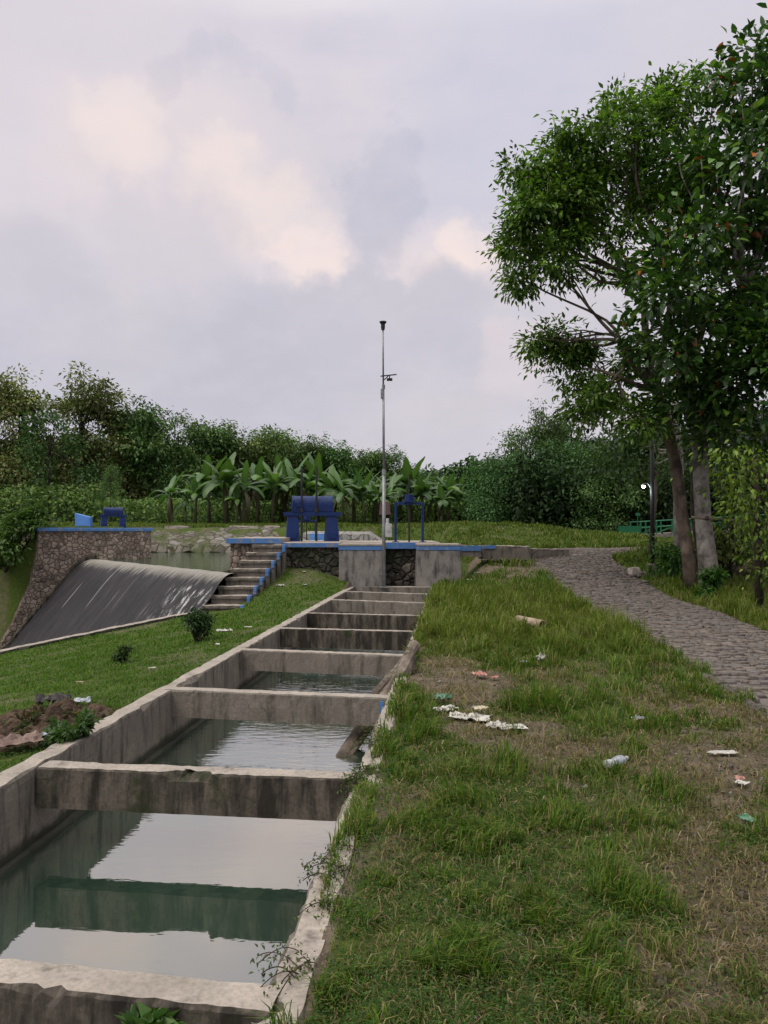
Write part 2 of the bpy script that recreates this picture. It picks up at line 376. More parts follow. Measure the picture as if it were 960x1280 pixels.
def warped(amt, scale, detail, off):
    n = wnoise(scale, detail, .6, off); m = wt.n('VectorMath', operation='MULTIPLY_ADD'); m.inputs[1].default_value = (amt,) * 3
    sb = wt.n('VectorMath', operation='SUBTRACT'); sb.inputs[1].default_value = (.5, .5, .5); wt.l(n.outputs['Color'], sb.inputs[0]); wt.l(sb.outputs[0], m.inputs[0]); wt.l(DIR, m.inputs[2])
    q = wt.n('VectorMath', operation='NORMALIZE'); wt.l(m.outputs[0], q.inputs[0]); return q.outputs[0]
WA = warped(.20, 6, 14, (3, 1, 2)); WB = warped(.34, 6, 14, (9, 4, 1))
def blob(px, py, r_in, r_out, vec):
    d = ray(px, py); d = d / np.linalg.norm(d); n = wt.n('VectorMath', operation='DOT_PRODUCT'); wt.l(vec, n.inputs[0]); n.inputs[1].default_value = tuple(d)
    m = wt.n('MapRange', interpolation_type='SMOOTHSTEP'); m.inputs['From Min'].default_value = math.cos(r_out / F); m.inputs['From Max'].default_value = math.cos(r_in / F)
    wt.l(n.outputs['Value'], m.inputs['Value']); return m.outputs[0]
def blobs(lst, vec):
    s = None
    for q in lst:
        b = blob(*q, vec)
        s = b if s is None else wt.math('MAXIMUM', s, b)
    return s
# broad lavender and pinkish-grey banks
c = wt.mix(wt.ramp(wnoise(2.6, 6, .5, (1.3, 0, .2), (1, 1, 2.2)).outputs['Fac'], [(.38, 0.0), (.68, .5)]), base, (.57, .51, .54))
c = wt.mix(wt.ramp(wnoise(3.4, 7, .55, (7, 2, 4), (1, 1, 2.6)).outputs['Fac'], [(.46, 0.0), (.72, .6)]), c, (.385, .39, .47))
c = wt.mix(wt.math('MULTIPLY', blobs([(30, 80, 20, 330)], WA), .5), c, (.59, .525, .545))
c = wt.mix(wt.math('MULTIPLY', blobs([(640, 120, 20, 190), (590, 200, 10, 120)], WA), .45), c, (.42, .43, .53))
c = wt.mix(wt.math('MULTIPLY', blobs([(0, 470, 20, 170), (330, 470, 30, 200), (60, 370, 10, 110)], WA), .5), c, (.385, .38, .44))
# cumulus: warm lit heads over grey bases, edges broken by the warp
lit = blobs([(165, 165, 4, 60), (215, 205, 10, 120), (265, 235, 10, 125), (315, 262, 8, 90), (340, 268, 4, 45), (120, 190, 4, 80)], WA)
c = wt.mix(wt.math('MULTIPLY', lit, .42), c, (.62, .54, .53))
c = wt.mix(wt.math('MULTIPLY', blobs([(330, 268, 2, 62), (290, 232, 2, 50), (170, 170, 2, 66)], WA), .42), c, (.74, .61, .54))
c = wt.mix(wt.math('MULTIPLY', blobs([(250, 310, 20, 85), (180, 290, 10, 60)], WA), .55), c, (.46, .435, .48))
lit2 = blobs([(568, 300, 10, 80), (530, 330, 8, 75), (490, 345, 6, 60), (375, 338, 6, 58), (410, 345, 4, 45), (595, 315, 6, 45)], WA)
c = wt.mix(wt.math('MULTIPLY', lit2, .65), c, (.62, .54, .54))
c = wt.mix(wt.math('MULTIPLY', blobs([(592, 295, 2, 44), (372, 335, 2, 36), (575, 270, 2, 36), (540, 325, 2, 30)], WA), .6), c, (.73, .605, .55))
c = wt.mix(wt.math('MULTIPLY', blobs([(445, 372, 40, 62), (400, 395, 26, 60), (545, 390, 40, 90), (470, 410, 40, 90)], WA), .85), c, (.42, .405, .455))
c = wt.mix(wt.math('MULTIPLY', blobs([(645, 455, 2, 60), (628, 420, 2, 36)], WA), .45), c, (.58, .50, .50))
c = wt.mix(wt.math('MULTIPLY', blobs([(500, 268, 4, 66), (478, 240, 2, 46), (515, 205, 2, 56), (540, 255, 2, 36)], WB), .34), c, (.315, .325, .415))
c = wt.mix(wt.math('MULTIPLY', blobs([(250, 122, 2, 40), (305, 130, 2, 40), (195, 122, 2, 34), (350, 140, 2, 36)], WB), .28), c, (.36, .36, .43))
c = wt.mix(wt.ramp(wnoise(14, 8, .6, (2, 2, 5), (1, 1, 1.7)).outputs['Fac'], [(.42, 0.0), (.7, .22)]), c, (.55, .52, .57))
# cloud cover over the clear-sky model
sc10 = wt.n('VectorMath', operation='SCALE'); sc10.inputs['Scale'].default_value = 10.0; wt.l(c, sc10.inputs[0])
wt.l(wt.mix(.96, sky.outputs[0], sc10.outputs[0]), bg.inputs[0])
sd = bpy.data.lights.new('sun', 'SUN'); sun = link(bpy.data.objects.new('sun', sd)); sd.energy = 1.5; sd.angle = R(35); sd.color = (1, .93, .82)
sv = Vector((math.sin(SUN_AZ) * math.cos(SUN_EL), math.cos(SUN_AZ) * math.cos(SUN_EL), math.sin(SUN_EL)))
sun.rotation_euler = (-sv).to_track_quat('-Z', 'Y').to_euler(); sun.location = (0, 0, 40)

# ------------------------------------------------------------------ path outline
PL = np.array([(2.6, 1.0), (2.95, 3.5), (3.35, 6.6), (4.0, 12.1), (4.15, 15.8), (4.6, 21), (4.75, 24.5), (5.3, 27.2), (7.2, 29.3), (10.5, 30.4), (18, 31), (26, 31.5)])
PR = np.array([(5.0, 1.0), (5.25, 3.5), (5.55, 6.6), (6.05, 12.1), (6.6, 15.8), (6.95, 21), (7.2, 24.2), (7.9, 25.6), (9.2, 26.6), (11.5, 27.2), (18, 27.6), (26, 28)])
def resample(P, n):
    t = np.linspace(0, len(P) - 1, n); f = np.arange(len(P))
    k = np.minimum(t.astype(int), len(P) - 2); u = (t - k)[:, None]
    g = lambda i: P[np.clip(i, 0, len(P) - 1)]
    p0, p1, p2, p3 = g(k - 1), g(k), g(k + 1), g(k + 2)
    return .5 * (2 * p1 + (p2 - p0) * u + (2 * p0 - 5 * p1 + 4 * p2 - p3) * u ** 2 + (3 * p1 - p0 - 3 * p2 + p3) * u ** 3)
PLs, PRs = resample(PL, 160), resample(PR, 160)
def inpoly(x, y, P):
    r = np.zeros(np.shape(x), bool); n = len(P)
    for i in range(n):
        x1, y1 = P[i]; x2, y2 = P[(i + 1) % n]
        c = ((y1 > y) != (y2 > y)) & (x < (x2 - x1) * (y - y1) / (y2 - y1 + 1e-12) + x1); r ^= c
    return r
PATHPOLY = np.vstack([PLs, PRs[::-1]])
def path_left(y): return np.interp(y, PLs[:, 1], PLs[:, 0])
def path_right(y): return np.interp(y, PRs[:, 1], PRs[:, 0])
BARE = [(590, 868, 85, 30, 1), (615, 905, 70, 22, .7), (700, 852, 70, 20, .75), (850, 930, 80, 40, .75), (930, 965, 60, 70, .75), (945, 1130, 55, 90, .8),
        (790, 1175, 50, 34, .6), (705, 962, 50, 30, .55), (830, 850, 55, 22, .6), (640, 702, 70, 12, .85), (590, 690, 40, 8, .6), (770, 1010, 240, 140, .26), (900, 1190, 140, 110, .3), (690, 1190, 120, 70, .15), (765, 1010, 70, 60, .5), (890, 1010, 60, 40, .6),
        (640, 1180, 40, 30, .35), (850, 1230, 60, 40, .5), (560, 848, 50, 16, .8), (760, 830, 60, 14, .5), (615, 720, 30, 8, .5)]
def grass_density(x, y):
    x = np.asarray(x, float); y = np.asarray(y, float); z = terrain(x, y, False); px, py = proj(x, y, z)
    xl, yl, a, b = frames(x, y)
    d = np.ones_like(x); nz = fbm(x * 1.3 + 5, y * 1.3, 4); n2 = 1.7 * (fbm(x * 6, y * 6 + 3, 3) - .5)
    for cx, cy, rx, ry, s in BARE:
        q = np.hypot((px - cx) / rx, (py - cy) / ry) + (nz - .5) * 1.6
        d = d * np.where((y > 1) & (y < 30), 1 - .92 * s * smooth(1.25, .5, q + n2), 1)
    d = d * (.55 + .45 * smooth(.34, .5, nz))
    right = x > np.where(y < 25, path_right(np.clip(y, 1, 25)), 8)
    off = x - path_right(np.clip(y, 1, 25))
    fl = smooth(.9 + 1.2 * nz, 2.0 + 1.5 * nz, off) * (y < 27)
    d = np.where(right & (y < 27), d * (1 - .9 * fl), d)
    d = np.where(inpoly(x, y, PATHPOLY), 0, d)
    d = np.where((xl > -3.0) & (xl < -.47) & (yl < 22.3), 0, d)
    return np.clip(d, 0, 1), np.where(right & (y < 27) & (x > 4), fl, 0)

# ------------------------------------------------------------------ ground
def seq(*p):
    o = []
    for a, b, s in p: o += list(np.arange(a, b - 1e-6, s))
    return np.array(sorted(set(np.round(o, 4))))
gx = np.concatenate([seq((-320, -60, 20), (-60, -20, 2.5), (-20, -4.4, .22), (-4.4, -3.05, .12)), [-2.95, -2.905, -2.3, -1.7, -1.1, -.60, -.52], seq((-.40, 9, .11), (9, 16, .3), (16, 60, 2.2), (60, 321, 20))])
gy = np.concatenate([seq((-20, 1.2, 1.0), (1.2, 16, .11), (16, 21.9, .18)), [21.93, 22.05], seq((22.2, 46, .2), (46, 80, 2), (80, 401, 20))])
GX, GY = np.meshgrid(gx, gy); wx = GX * CA + GY * SA; wy = -GX * SA + GY * CA
wz = terrain(wx, wy); inp = inpoly(wx.ravel(), wy.ravel(), PATHPOLY).reshape(wx.shape); wz = np.where(inp, wz - .03, wz)
dn, fl = grass_density(wx, wy)
n0, n1 = GX.shape; idx = np.arange(n0 * n1).reshape(n0, n1)
q = np.stack([idx[:-1, :-1], idx[:-1, 1:], idx[1:, 1:], idx[1:, :-1]], -1).reshape(-1, 4)
T = np.concatenate([q[:, [0, 1, 2]], q[:, [0, 2, 3]]])
t = NT('earth and turf'); p = t.pos(); at_ = t.n('Attribute', attribute_name='Col'); sep = t.n('SeparateColor'); t.l(at_.outputs['Color'], sep.inputs[0])
earth = t.ramp(t.noise(p, 6, 9, .65), [(.3, (.058, .044, .030)), (.5, (.11, .085, .060)), (.7, (.18, .145, .105))])
earth = t.mix(t.ramp(t.noise(p, 60, 5), [(.5, 0.0), (.66, .7)]), earth, (.20, .17, .15))
litter = t.ramp(t.noise(p, 22, 8, .7), [(.35, (.02, .016, .011)), (.55, (.055, .04, .027)), (.7, (.12, .088, .06))])
turf = t.ramp(t.noise(p, 18, 8, .7), [(.3, (.028, .044, .010)), (.55, (.06, .09, .018)), (.75, (.12, .12, .04))])
fac = t.math('ADD', sep.outputs[0], t.math('MULTIPLY', t.math('SUBTRACT', t.noise(p, 9, 8, .7), .5), 1.1))
col = t.mix(t.ramp(fac, [(.35, 0.0), (.7, 1.0)]), earth, turf); col = t.mix(sep.outputs[1], col, litter)
b1 = t.bump(t.noise(p, 40, 8, .7), .7, .03); b2 = t.bump(t.noise(p, 7, 6), .5, .08, b1)
M['ground'] = t.done(t.bsdf(col, .95, b2, .12))
cc = np.stack([dn.ravel(), fl.ravel(), dn.ravel() * 0], 1)
g = tri_mesh('ground', np.stack([wx, wy, wz], -1).reshape(-1, 3), T, M['ground'], None, cc, True); tag(g, kind='structure')

# ------------------------------------------------------------------ stone block path
t = NT('path stone'); p = t.pos(); a = t.n('Attribute', attribute_name='Col')
c = t.mix(t.ramp(t.noise(p, 5, 8, .65), [(.35, .0), (.7, .6)]), a.outputs['Color'], (.075, .062, .056))
c = t.mix(t.ramp(t.noise(p, 2.2, 8, .75), [(.5, .0), (.64, .75)]), c, (.085, .068, .055))
M['path'] = t.done(t.bsdf(c, .8, t.bump(t.noise(p, 38, 8, .7), .55, .015, t.bump(t.noise(p, 9, 5), .5, .03)), .3))
V = []; Tt = []; Cc = []
s = 0.0; rowpts = resample(PL, 900), resample(PR, 900); mid = (rowpts[0] + rowpts[1]) / 2
arc = np.concatenate([[0], np.cumsum(np.linalg.norm(np.diff(mid, axis=0), axis=1))])
def path_at(sv, u):
    i = np.interp(sv, arc, np.arange(900)); l = np.array([np.interp(i, np.arange(900), rowpts[0][:, k]) for k in (0, 1)]); r = np.array([np.interp(i, np.arange(900), rowpts[1][:, k]) for k in (0, 1)])
    return l + (r - l) * u
rr = random.Random(3)
while s < arc[-1] - .3:
    h = rr.uniform(.075, .145); u = rr.uniform(-.06, 0.0); k = rr.uniform(-.05, .05)
    while u < 1.0:
        w = rr.uniform(.028, .085); g_ = .0014; u2 = min(u + w, 1.01)
        if rr.random() < .985:
            wob = lambda: rr.uniform(-.02, .02)
            cs = [(u + g_, s + .006), ((u + u2) / 2, s + .003), (u2 - g_, s + .006), (u2 - g_ + .001, s + h / 2), (u2 - g_, s + h - .006), ((u + u2) / 2, s + h - .003), (u + g_, s + h - .006), (u + g_ - .001, s + h / 2)]
            pts = [path_at(sv + wob() + k * uu + .10 * math.sin(uu * 5 + s * .7) + .05 * math.sin(uu * 11 + s), uu + wob() * .25) for uu, sv in cs]; c0 = sum(pts) / 8
            z0 = tz(*c0) + rr.uniform(-.02, .016); tx, ty = rr.uniform(-.06, .06), rr.uniform(-.08, .08); b = len(V)
            for sc_, dz in ((1.0, -.09), (1.0, -.002), (.975, .004)):
                for q_ in pts:
                    e = c0 + (q_ - c0) * sc_; V.append((e[0], e[1], z0 + dz + (e[0] - c0[0]) * tx + (e[1] - c0[1]) * ty + rr.uniform(-.004, .004)))
            V.append((c0[0], c0[1], z0 + .004 + rr.uniform(-.004, .006)))
            for r_ in (0, 1):
                for j in range(8):
                    j2 = (j + 1) % 8; A, B, C_, D = b + r_ * 8 + j, b + r_ * 8 + j2, b + r_ * 8 + 8 + j2, b + r_ * 8 + 8 + j; Tt += [(A, B, C_), (A, C_, D)]
            for j in range(8): Tt.append((b + 16 + j, b + 16 + (j + 1) % 8, b + 24))
            tone = rr.uniform(.82, 1.08); cb = rr.choice([(.165, .14, .13), (.15, .135, .13), (.18, .15, .13)]); Cc += [tuple(tone * q_ for q_ in cb)] * 25
        u = u2
    s += h
pt = tri_mesh('path', np.array(V), np.array(Tt), M['path'], None, np.array(Cc)); tag(pt, kind='structure')

# ------------------------------------------------------------------ channel
WL = -.53
chn = thing('irrigation_channel', 'long open concrete irrigation channel of green water crossed by concrete struts', 'channel', ch(-1.74, 12, -.6))
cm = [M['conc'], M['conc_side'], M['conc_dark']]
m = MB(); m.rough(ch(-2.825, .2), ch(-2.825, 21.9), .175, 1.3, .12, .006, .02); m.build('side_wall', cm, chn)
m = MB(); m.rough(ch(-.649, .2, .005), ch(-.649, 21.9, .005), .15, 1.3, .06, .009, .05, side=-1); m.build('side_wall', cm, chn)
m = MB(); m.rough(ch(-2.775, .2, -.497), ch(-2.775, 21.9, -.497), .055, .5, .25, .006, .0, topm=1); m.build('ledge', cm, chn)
BEAMS = [((-2.62, 2.95), (-.38, 2.575), .165, .28, 2, .03, 'broken topped strut nearest the camera, cracked pale cap'),
         (gz(46, 960), gz(446, 975.5), .165, .27, 2, .028, 'blackened strut with mossy drip stains'),
         (gz(205, 862.5), gz(487, 873.5), .165, .27, 1, .006, 'clean edged pale grey strut with a blue daub at its end'),
         (gz(296, 812.5), gz(508, 820.5), .165, .27, 1, .006, None), (gz(347, 785.8), gz(528, 790.5), .165, .3, 2, .03, 'black stained strut with a broken lip'),
         (gz(384, 766.8), gz(534, 770.4), .165, .29, 2, .012, None), (gz(412, 749.8), gz(540, 754.4), .165, .27, 1, .008, None), (gz(432, 739.6), gz(545, 743.2), .165, .25, 1, .006, None)]
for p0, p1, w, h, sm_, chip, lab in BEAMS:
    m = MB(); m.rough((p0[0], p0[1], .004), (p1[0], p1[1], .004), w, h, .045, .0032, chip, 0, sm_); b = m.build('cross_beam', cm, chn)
    if lab: b['label'] = lab
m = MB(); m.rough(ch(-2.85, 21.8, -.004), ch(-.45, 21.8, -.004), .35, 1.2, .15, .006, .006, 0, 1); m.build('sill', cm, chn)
m = MB(); m.box(tuple(at(477, 884, 7.30)), (.04, .012, .11), -.05); m.build('paint_daub', M['band'], chn)
# water: murky green, mirror-like at this angle, livelier towards the gates
def watermat(name, deep, gloss, r1, r2, y0, y1, rough=.012):
    t = NT(name); p = t.pos((1, 1, 1)); sp = t.n('SeparateXYZ'); t.l(p, sp.inputs[0])
    mr = t.n('MapRange'); mr.inputs['From Min'].default_value = y0; mr.inputs['From Max'].default_value = y1; mr.inputs['To Min'].default_value = r1; mr.inputs['To Max'].default_value = r2; t.l(sp.outputs['Y'], mr.inputs['Value'])
    n1 = t.noise(t.pos((1.6, 5, 1)), 2.2, 3, .5); n2 = t.noise(t.pos((1, 3.4, 1)), 9, 2, .5)
    h = t.math('ADD', t.math('MULTIPLY', n1, .6), t.math('MULTIPLY', n2, .22)); bp = t.n('Bump'); bp.inputs['Distance'].default_value = .05; t.l(h, bp.inputs['Height']); t.l(mr.outputs[0], bp.inputs['Strength'])
    d = t.n('BsdfDiffuse'); t.l(t.ramp(t.noise(p, 1.3, 4), [(.3, deep), (.7, tuple(q * 1.35 for q in deep))]), d.inputs[0])
    g_ = t.n('BsdfGlossy'); g_.inputs['Roughness'].default_value = rough; g_.inputs['Color'].default_value = gloss + (1,); t.l(bp.outputs[0], g_.inputs['Normal'])
    lw = t.n('LayerWeight'); lw.inputs['Blend'].default_value = .5
    f = t.ramp(lw.outputs['Facing'], [(0, .25), (.5, .5), (.75, .66), (1, .9)]); mx = t.n('MixShader'); t.l(f, mx.inputs[0]); t.l(d.outputs[0], mx.inputs[1]); t.l(g_.outputs[0], mx.inputs[2]); return t.done(mx)
M['water'] = watermat('green channel water', (.020, .044, .031), (.90, .88, .84), .018, .22, 4.5, 11)
m = MB(); m.hexa([ch(-2.9, .2, WL - .5), ch(-.6, .2, WL - .5), ch(-.6, 22, WL - .5), ch(-2.9, 22, WL - .5)], [ch(-2.9, .2, WL), ch(-.6, .2, WL), ch(-.6, 22, WL), ch(-2.9, 22, WL)])
tag(m.build('channel_water', M['water']), kind='structure')
M['pond'] = watermat('green pond water', (.05, .075, .05), (.8, .85, .8), .05, .12, 20, 40, .05)
PW = .445
m = MB(); top = [wr(.0, .02, PW), wr(12.02, .02, PW), wr(12.02, -2.6, PW), (-17, 31, PW), (-17, 43, PW), (3.3, 43, PW), (3.3, 27.25, PW), (-4.35, 27.25, PW)]
m.hexa([(x, y, z - .6) for x, y, z in top][::-1], top[::-1]); tag(m.build('pond_water', M['pond']), kind='structure')

# ------------------------------------------------------------------ weir
t = NT('wet weir face'); p = t.pos(); dt = []
for v in ((-.595, .804, 0), (-.804, -.595, 0)):
    n = t.n('VectorMath', operation='DOT_PRODUCT'); n.inputs[1].default_value = v; t.l(p, n.inputs[0]); dt.append(n.outputs['Value'])
def cmb(sa, sb):
    c_ = t.n('CombineXYZ'); t.l(t.math('MULTIPLY', dt[0], sa), c_.inputs[0]); t.l(t.math('MULTIPLY', dt[1], sb), c_.inputs[1]); return c_.outputs[0]
c = t.ramp(t.noise(cmb(1.2, .5), 2.5, 8, .65), [(.3, (.016, .015, .018)), (.55, (.032, .029, .034)), (.75, (.055, .05, .055))])
c = t.mix(t.ramp(t.noise(cmb(3.5, .22), 1.6, 4, .5), [(.5, 0.0), (.72, .5)]), c, (.022, .022, .024))
c = t.mix(t.ramp(t.noise(cmb(2.2, .14), 1.3, 5, .5, .2), [(.672, 0.0), (.686, .7), (.70, .7), (.73, 0.0)]), c, (.27, .26, .28))
sxyz = t.n('SeparateXYZ'); t.l(p, sxyz.inputs[0])
zz = t.math('ADD', sxyz.outputs['Z'], t.math('MULTIPLY', t.math('SUBTRACT', t.noise(cmb(3, .6), 2.5, 6, .7), .5), .9))
c = t.mix(t.ramp(zz, [(.2, 0.0), (.45, .8)]), c, (.30, .285, .25))
aa2 = t.math('MULTIPLY', t.math('ADD', t.math('SUBTRACT', dt[0], 18.2), t.math('MULTIPLY', t.noise(p, 1.2, 4), 1.6)), .1)
c = t.mix(t.math('MULTIPLY', t.ramp(t.noise(cmb(2, 1.2), 2.6, 9, .75), [(.52, 0.0), (.60, .7)]), t.math('MULTIPLY', t.ramp(aa2, [(.25, 1.0), (.42, .0)]), t.ramp(zz, [(-.0, 1.0), (.05, 0.0)]))), c, (.6, .6, .6))
M['weir'] = t.done(t.bsdf(c, .68, t.bump(t.noise(p, 14, 7, .7), .45, .03), .2))
M['foam'] = simple('foam', (.45, .45, .46), (.72, .72, .74), 12, .6, .6)
weir = thing('weir', 'wide dark weir slope with pale runoff streaks between stone abutment and steps', 'weir', wr(6, 1.5, -3))
prof = [(-.6, .2), (-.4, .40), (-.15, .455), (.12, .45), (.32, .385), (.52, .25), (.78, 0.0), (1.05, -.32), (1.68, -1.1), (2.54, -2.12), (2.94, -2.66), (3.6, -3.2), (4.6, -3.7)]
def weir_edge(b_):
    for a_ in np.arange(1.0, -1.4, -.03):
        X_, d_, _ = wr(a_, b_)
        lim = (-4.40 if d_ > 21.9 else -3.74 - .9 * (21.75 - d_) / 2.95 + .12)
        if X_ > lim: return a_
    return -1.38
V = []; nb = len(prof)
pb = np.linspace(0, nb - 1, 40)
pbv = np.interp(pb, range(nb), [q[0] for q in prof]); pzv = np.interp(pb, range(nb), [q[1] for q in prof])
for i in range(61):
    for b_, z_ in zip(pbv, pzv):
        a0 = weir_edge(b_); a_ = a0 + (12.1 - a0) * i / 60
        V.append(wr(a_, b_, z_ + .015 * mnoise.noise(Vector((a_ * 2, b_ * 2, 0)))))
m = MB(); m.add(V, [(i * 40 + j, i * 40 + j + 1, (i + 1) * 40 + j + 1, (i + 1) * 40 + j) for i in range(60) for j in range(39)]); m.build('spillway_face', M['weir'], weir, True)
# spilling water: pale ragged sheet at the crest near the steps and froth at the foot
def prof_z(b_): return float(np.interp(b_, [q[0] for q in prof], [q[1] for q in prof]))
def froth(name, cells, parent, mat):
    mb = MB()
    for a_, b_, ra, rb in cells:
        n = 14; vs = [wr(a_, b_, prof_z(b_) + .05)]
        for k in range(n):
            an = 2 * math.pi * k / n; q = random.uniform(.45, 1.15); aa_, bb_ = a_ + math.cos(an) * ra * q, b_ + math.sin(an) * rb * q; vs.append(wr(aa_, bb_, prof_z(bb_) + .02))
        mb.add(vs, [(0, 1 + k, 1 + (k + 1) % n) for k in range(n)])
    return mb.build(name, mat, parent, True)
0 and froth('foam', [(random.uniform(-.9, .9), random.uniform(1.5, 2.5), random.uniform(.08, .22), random.uniform(.15, .35)) for _ in range(16)] + [(random.uniform(-1.0, .1), random.uniform(1.2, 2.2), .14, .4) for _ in range(6)], weir, M['foam'])

kerb = thing('training_kerb', 'pale concrete kerb between the weir foot and the sloping lawn', 'kerb', wr(-1.54, 4, -1.5))
m = MB(); ks = [(b_, tz(*wr(-1.75, b_)[:2]) + .06) for b_ in np.arange(1.35, 12.5, .5)]
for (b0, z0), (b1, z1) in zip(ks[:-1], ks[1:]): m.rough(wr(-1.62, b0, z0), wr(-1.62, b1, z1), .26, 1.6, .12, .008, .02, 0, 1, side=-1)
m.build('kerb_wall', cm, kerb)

ab = thing('stone_abutment', 'tall stone masonry abutment with blue painted rim left of the weir', 'abutment', wr(13.5, 0, -3))
pf = [(-2.4, -3.6), (3.5, -3.6), (3.23, -2.6), (2.81, -1.77), (2.26, -.45), (2.03, .75), (1.97, 1.56), (-2.4, 1.56)]
m = MB(); m.hexa([wr(12 + .0 * i, b_, z_) for i, (b_, z_) in enumerate(pf)], [wr(15.4, b_, z_) for b_, z_ in pf]); m.build('masonry_wall', M['stone'], ab)
m = MB(); lo = [(-2.45, 11.95), (2.02, 11.95), (2.02, 15.45), (-2.45, 15.45)]
m.hexa([wr(a_, b_, 1.562) for b_, a_ in lo], [wr(a_, b_, 1.70) for b_, a_ in lo]); m.build('painted_rim', M['band'], ab, bevel=.02)
m = MB()                                # cut stone coping that follows the weir curve down
for k in range(26):
    b0, b1 = -.15 + k * .135, -.15 + (k + 1) * .135
    m.hexa([wr(11.86, b0, prof_z(b0) - .1), wr(11.86, b1, prof_z(b1) - .1), wr(12.01, b1, prof_z(b1) - .1), wr(12.01, b0, prof_z(b0) - .1)],
           [wr(11.86, b0, prof_z(b0) + .14), wr(11.86, b1, prof_z(b1) + .14), wr(12.01, b1, prof_z(b1) + .2), wr(12.01, b0, prof_z(b0) + .2)])
m.build('curved_coping', M['conc_dark'], ab)

# ------------------------------------------------------------------ headworks
PZ = 1.25
hw = thing('headworks_wall', 'dark mossy stone headworks wall and concrete deck under the blue gates', 'retaining wall', (-2, 24, -1))
def hx(lo, z0, z1, mat, name, parent, bevel=0, taper=None):
    m = MB(); hi = taper or lo; m.hexa([(x, y, z0) for x, y in lo], [(x, y, z1) for x, y in hi]); return m.build(name, mat, parent, bevel=bevel)
def noisy_wall(lo, hi, z0, z1, nx, nz, mat, name, parent, amp=.05):
    lo = np.array(lo, float); hi = np.array(hi, float); d_ = (hi - lo) / np.linalg.norm(hi - lo); nr = np.array([d_[1], -d_[0]]); V = []
    for i in range(nx + 1):
        for j in range(nz + 1):
            p_ = lo + (hi - lo) * i / nx; z_ = z0 + (z1 - z0) * j / nz; o_ = amp * mnoise.noise(Vector((p_[0] * 3, p_[1] * 3, z_ * 3))) + amp * .7 * mnoise.noise(Vector((p_[0] * 8, p_[1] * 8, z_ * 8)))
            V.append((p_[0] + nr[0] * o_, p_[1] + nr[1] * o_, z_))
    m = MB(); m.add(V, [(i * (nz + 1) + j, (i + 1) * (nz + 1) + j, (i + 1) * (nz + 1) + j + 1, i * (nz + 1) + j + 1) for i in range(nx) for j in range(nz)]); return m.build(name, mat, parent, True)
noisy_wall((-3.2, 22.28), (-1.2, 22.28), -.8, 1.10, 40, 36, M['stone_dark'], 'wall_face', hw)
hx([(-4.4, 22.42), (-1.0, 22.42), (-1.0, 27.2), (-4.4, 27.2)], -.9, 1.10, M['stone_dark'], 'wall_core', hw)
hx([(-2.95, 22.2), (-1.28, 22.2), (-1.28, 27.3), (-2.95, 27.3)], 1.102, PZ, [M['conc']], 'deck_slab', hw, .015)
hx([(-1.279, 23.25), (1.7, 23.25), (1.7, 27.3), (-1.279, 27.3)], 1.08, PZ - .01, [M['conc']], 'deck_slab', hw, .015)
m = MB(); m.box((-2.12, 22.185, 1.175), (1.68, .02, .115)); m.build('painted_edge', M['band'], hw)
noisy_wall((-.02, 23.35), (1.0, 23.35), -.9, 1.08, 24, 36, M['stone_dark'], 'recess_face', hw)
hx([(-.3, 23.45), (1.5, 23.45), (1.5, 27), (-.3, 27)], -.9, 1.07, M['stone_dark'], 'wall_core', hw)
m = MB(); m.box((.48, 23.235, 1.14), (1.0, .02, .19)); m.build('painted_edge', M['band'], hw)
noisy_wall((-4.52, 26.5), (-4.38, 22.25), -1.6, 1.22, 40, 30, M['stone'], 'side_face', hw)
noisy_wall((-4.44, 22.22), (-3.15, 22.22), -1.6, 1.22, 30, 36, M['stone'], 'wall_face', hw)
hx([(-4.5, 22.1), (-2.949, 22.1), (-2.949, 26.6), (-4.55, 26.6)], 1.222, 1.375, [M['conc']], 'deck_slab', hw, .015)
m = MB(); m.box((-3.73, 22.085, 1.30), (1.56, .02, .145)); m.box((-4.53, 24.3, 1.30), (.02, 4.4, .145)); m.build('painted_edge', M['band'], hw)

def pier(label, x0, x1, d0, d1, z0, z1, flare, cat='pier'):
    r = thing('gate_pier', label, cat, ((x0 + x1) / 2, (d0 + d1) / 2, z0))
    hx([(x0 - flare, d0 - .06), (x1 + flare, d0 - .06), (x1 + flare, d1), (x0 - flare, d1)], z0, z1 - .17, M['pier'], 'pier_body', r, .02, [(x0, d0), (x1, d0), (x1, d1), (x0, d1)])
    hx([(x0 - .012, d0 - .012), (x1 + .012, d0 - .012), (x1 + .012, d1), (x0 - .012, d1)], z1 - .168, z1 - .045, M['band'], 'painted_band', r, .008)
    hx([(x0 - .025, d0 - .025), (x1 + .025, d0 - .025), (x1 + .025, d1), (x0 - .025, d1)], z1 - .043, z1 + .012, [M['conc']], 'cap_slab', r, .012)
    return r
pier('square grey pier with blue band, behind the foot of the tall pole', -1.29, -.02, 22.0, 23.24, -.3, 1.2, .0)
pier('flared grey pier with blue band, right of the dark gate recess', .97, 2.18, 22.0, 23.24, -.3, 1.2, .07)
# low ledge running right from the flared pier
led = thing('broken_ledge', 'low broken concrete ledge with blue paint running right from the flared pier', 'ledge', (4, 23.8, .8))
m = MB()
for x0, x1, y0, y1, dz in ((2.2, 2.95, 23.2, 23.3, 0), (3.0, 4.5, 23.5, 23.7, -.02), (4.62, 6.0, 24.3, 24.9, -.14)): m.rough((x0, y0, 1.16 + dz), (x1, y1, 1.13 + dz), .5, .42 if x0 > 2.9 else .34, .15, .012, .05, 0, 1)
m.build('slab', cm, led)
m = MB(); m.box((2.57, 23.235, 1.06), (.74, .02, .16), .13); m.box((3.22, 23.505, 1.09), (.4, .02, .1), .132); m.build('painted_edge', M['band'], led)

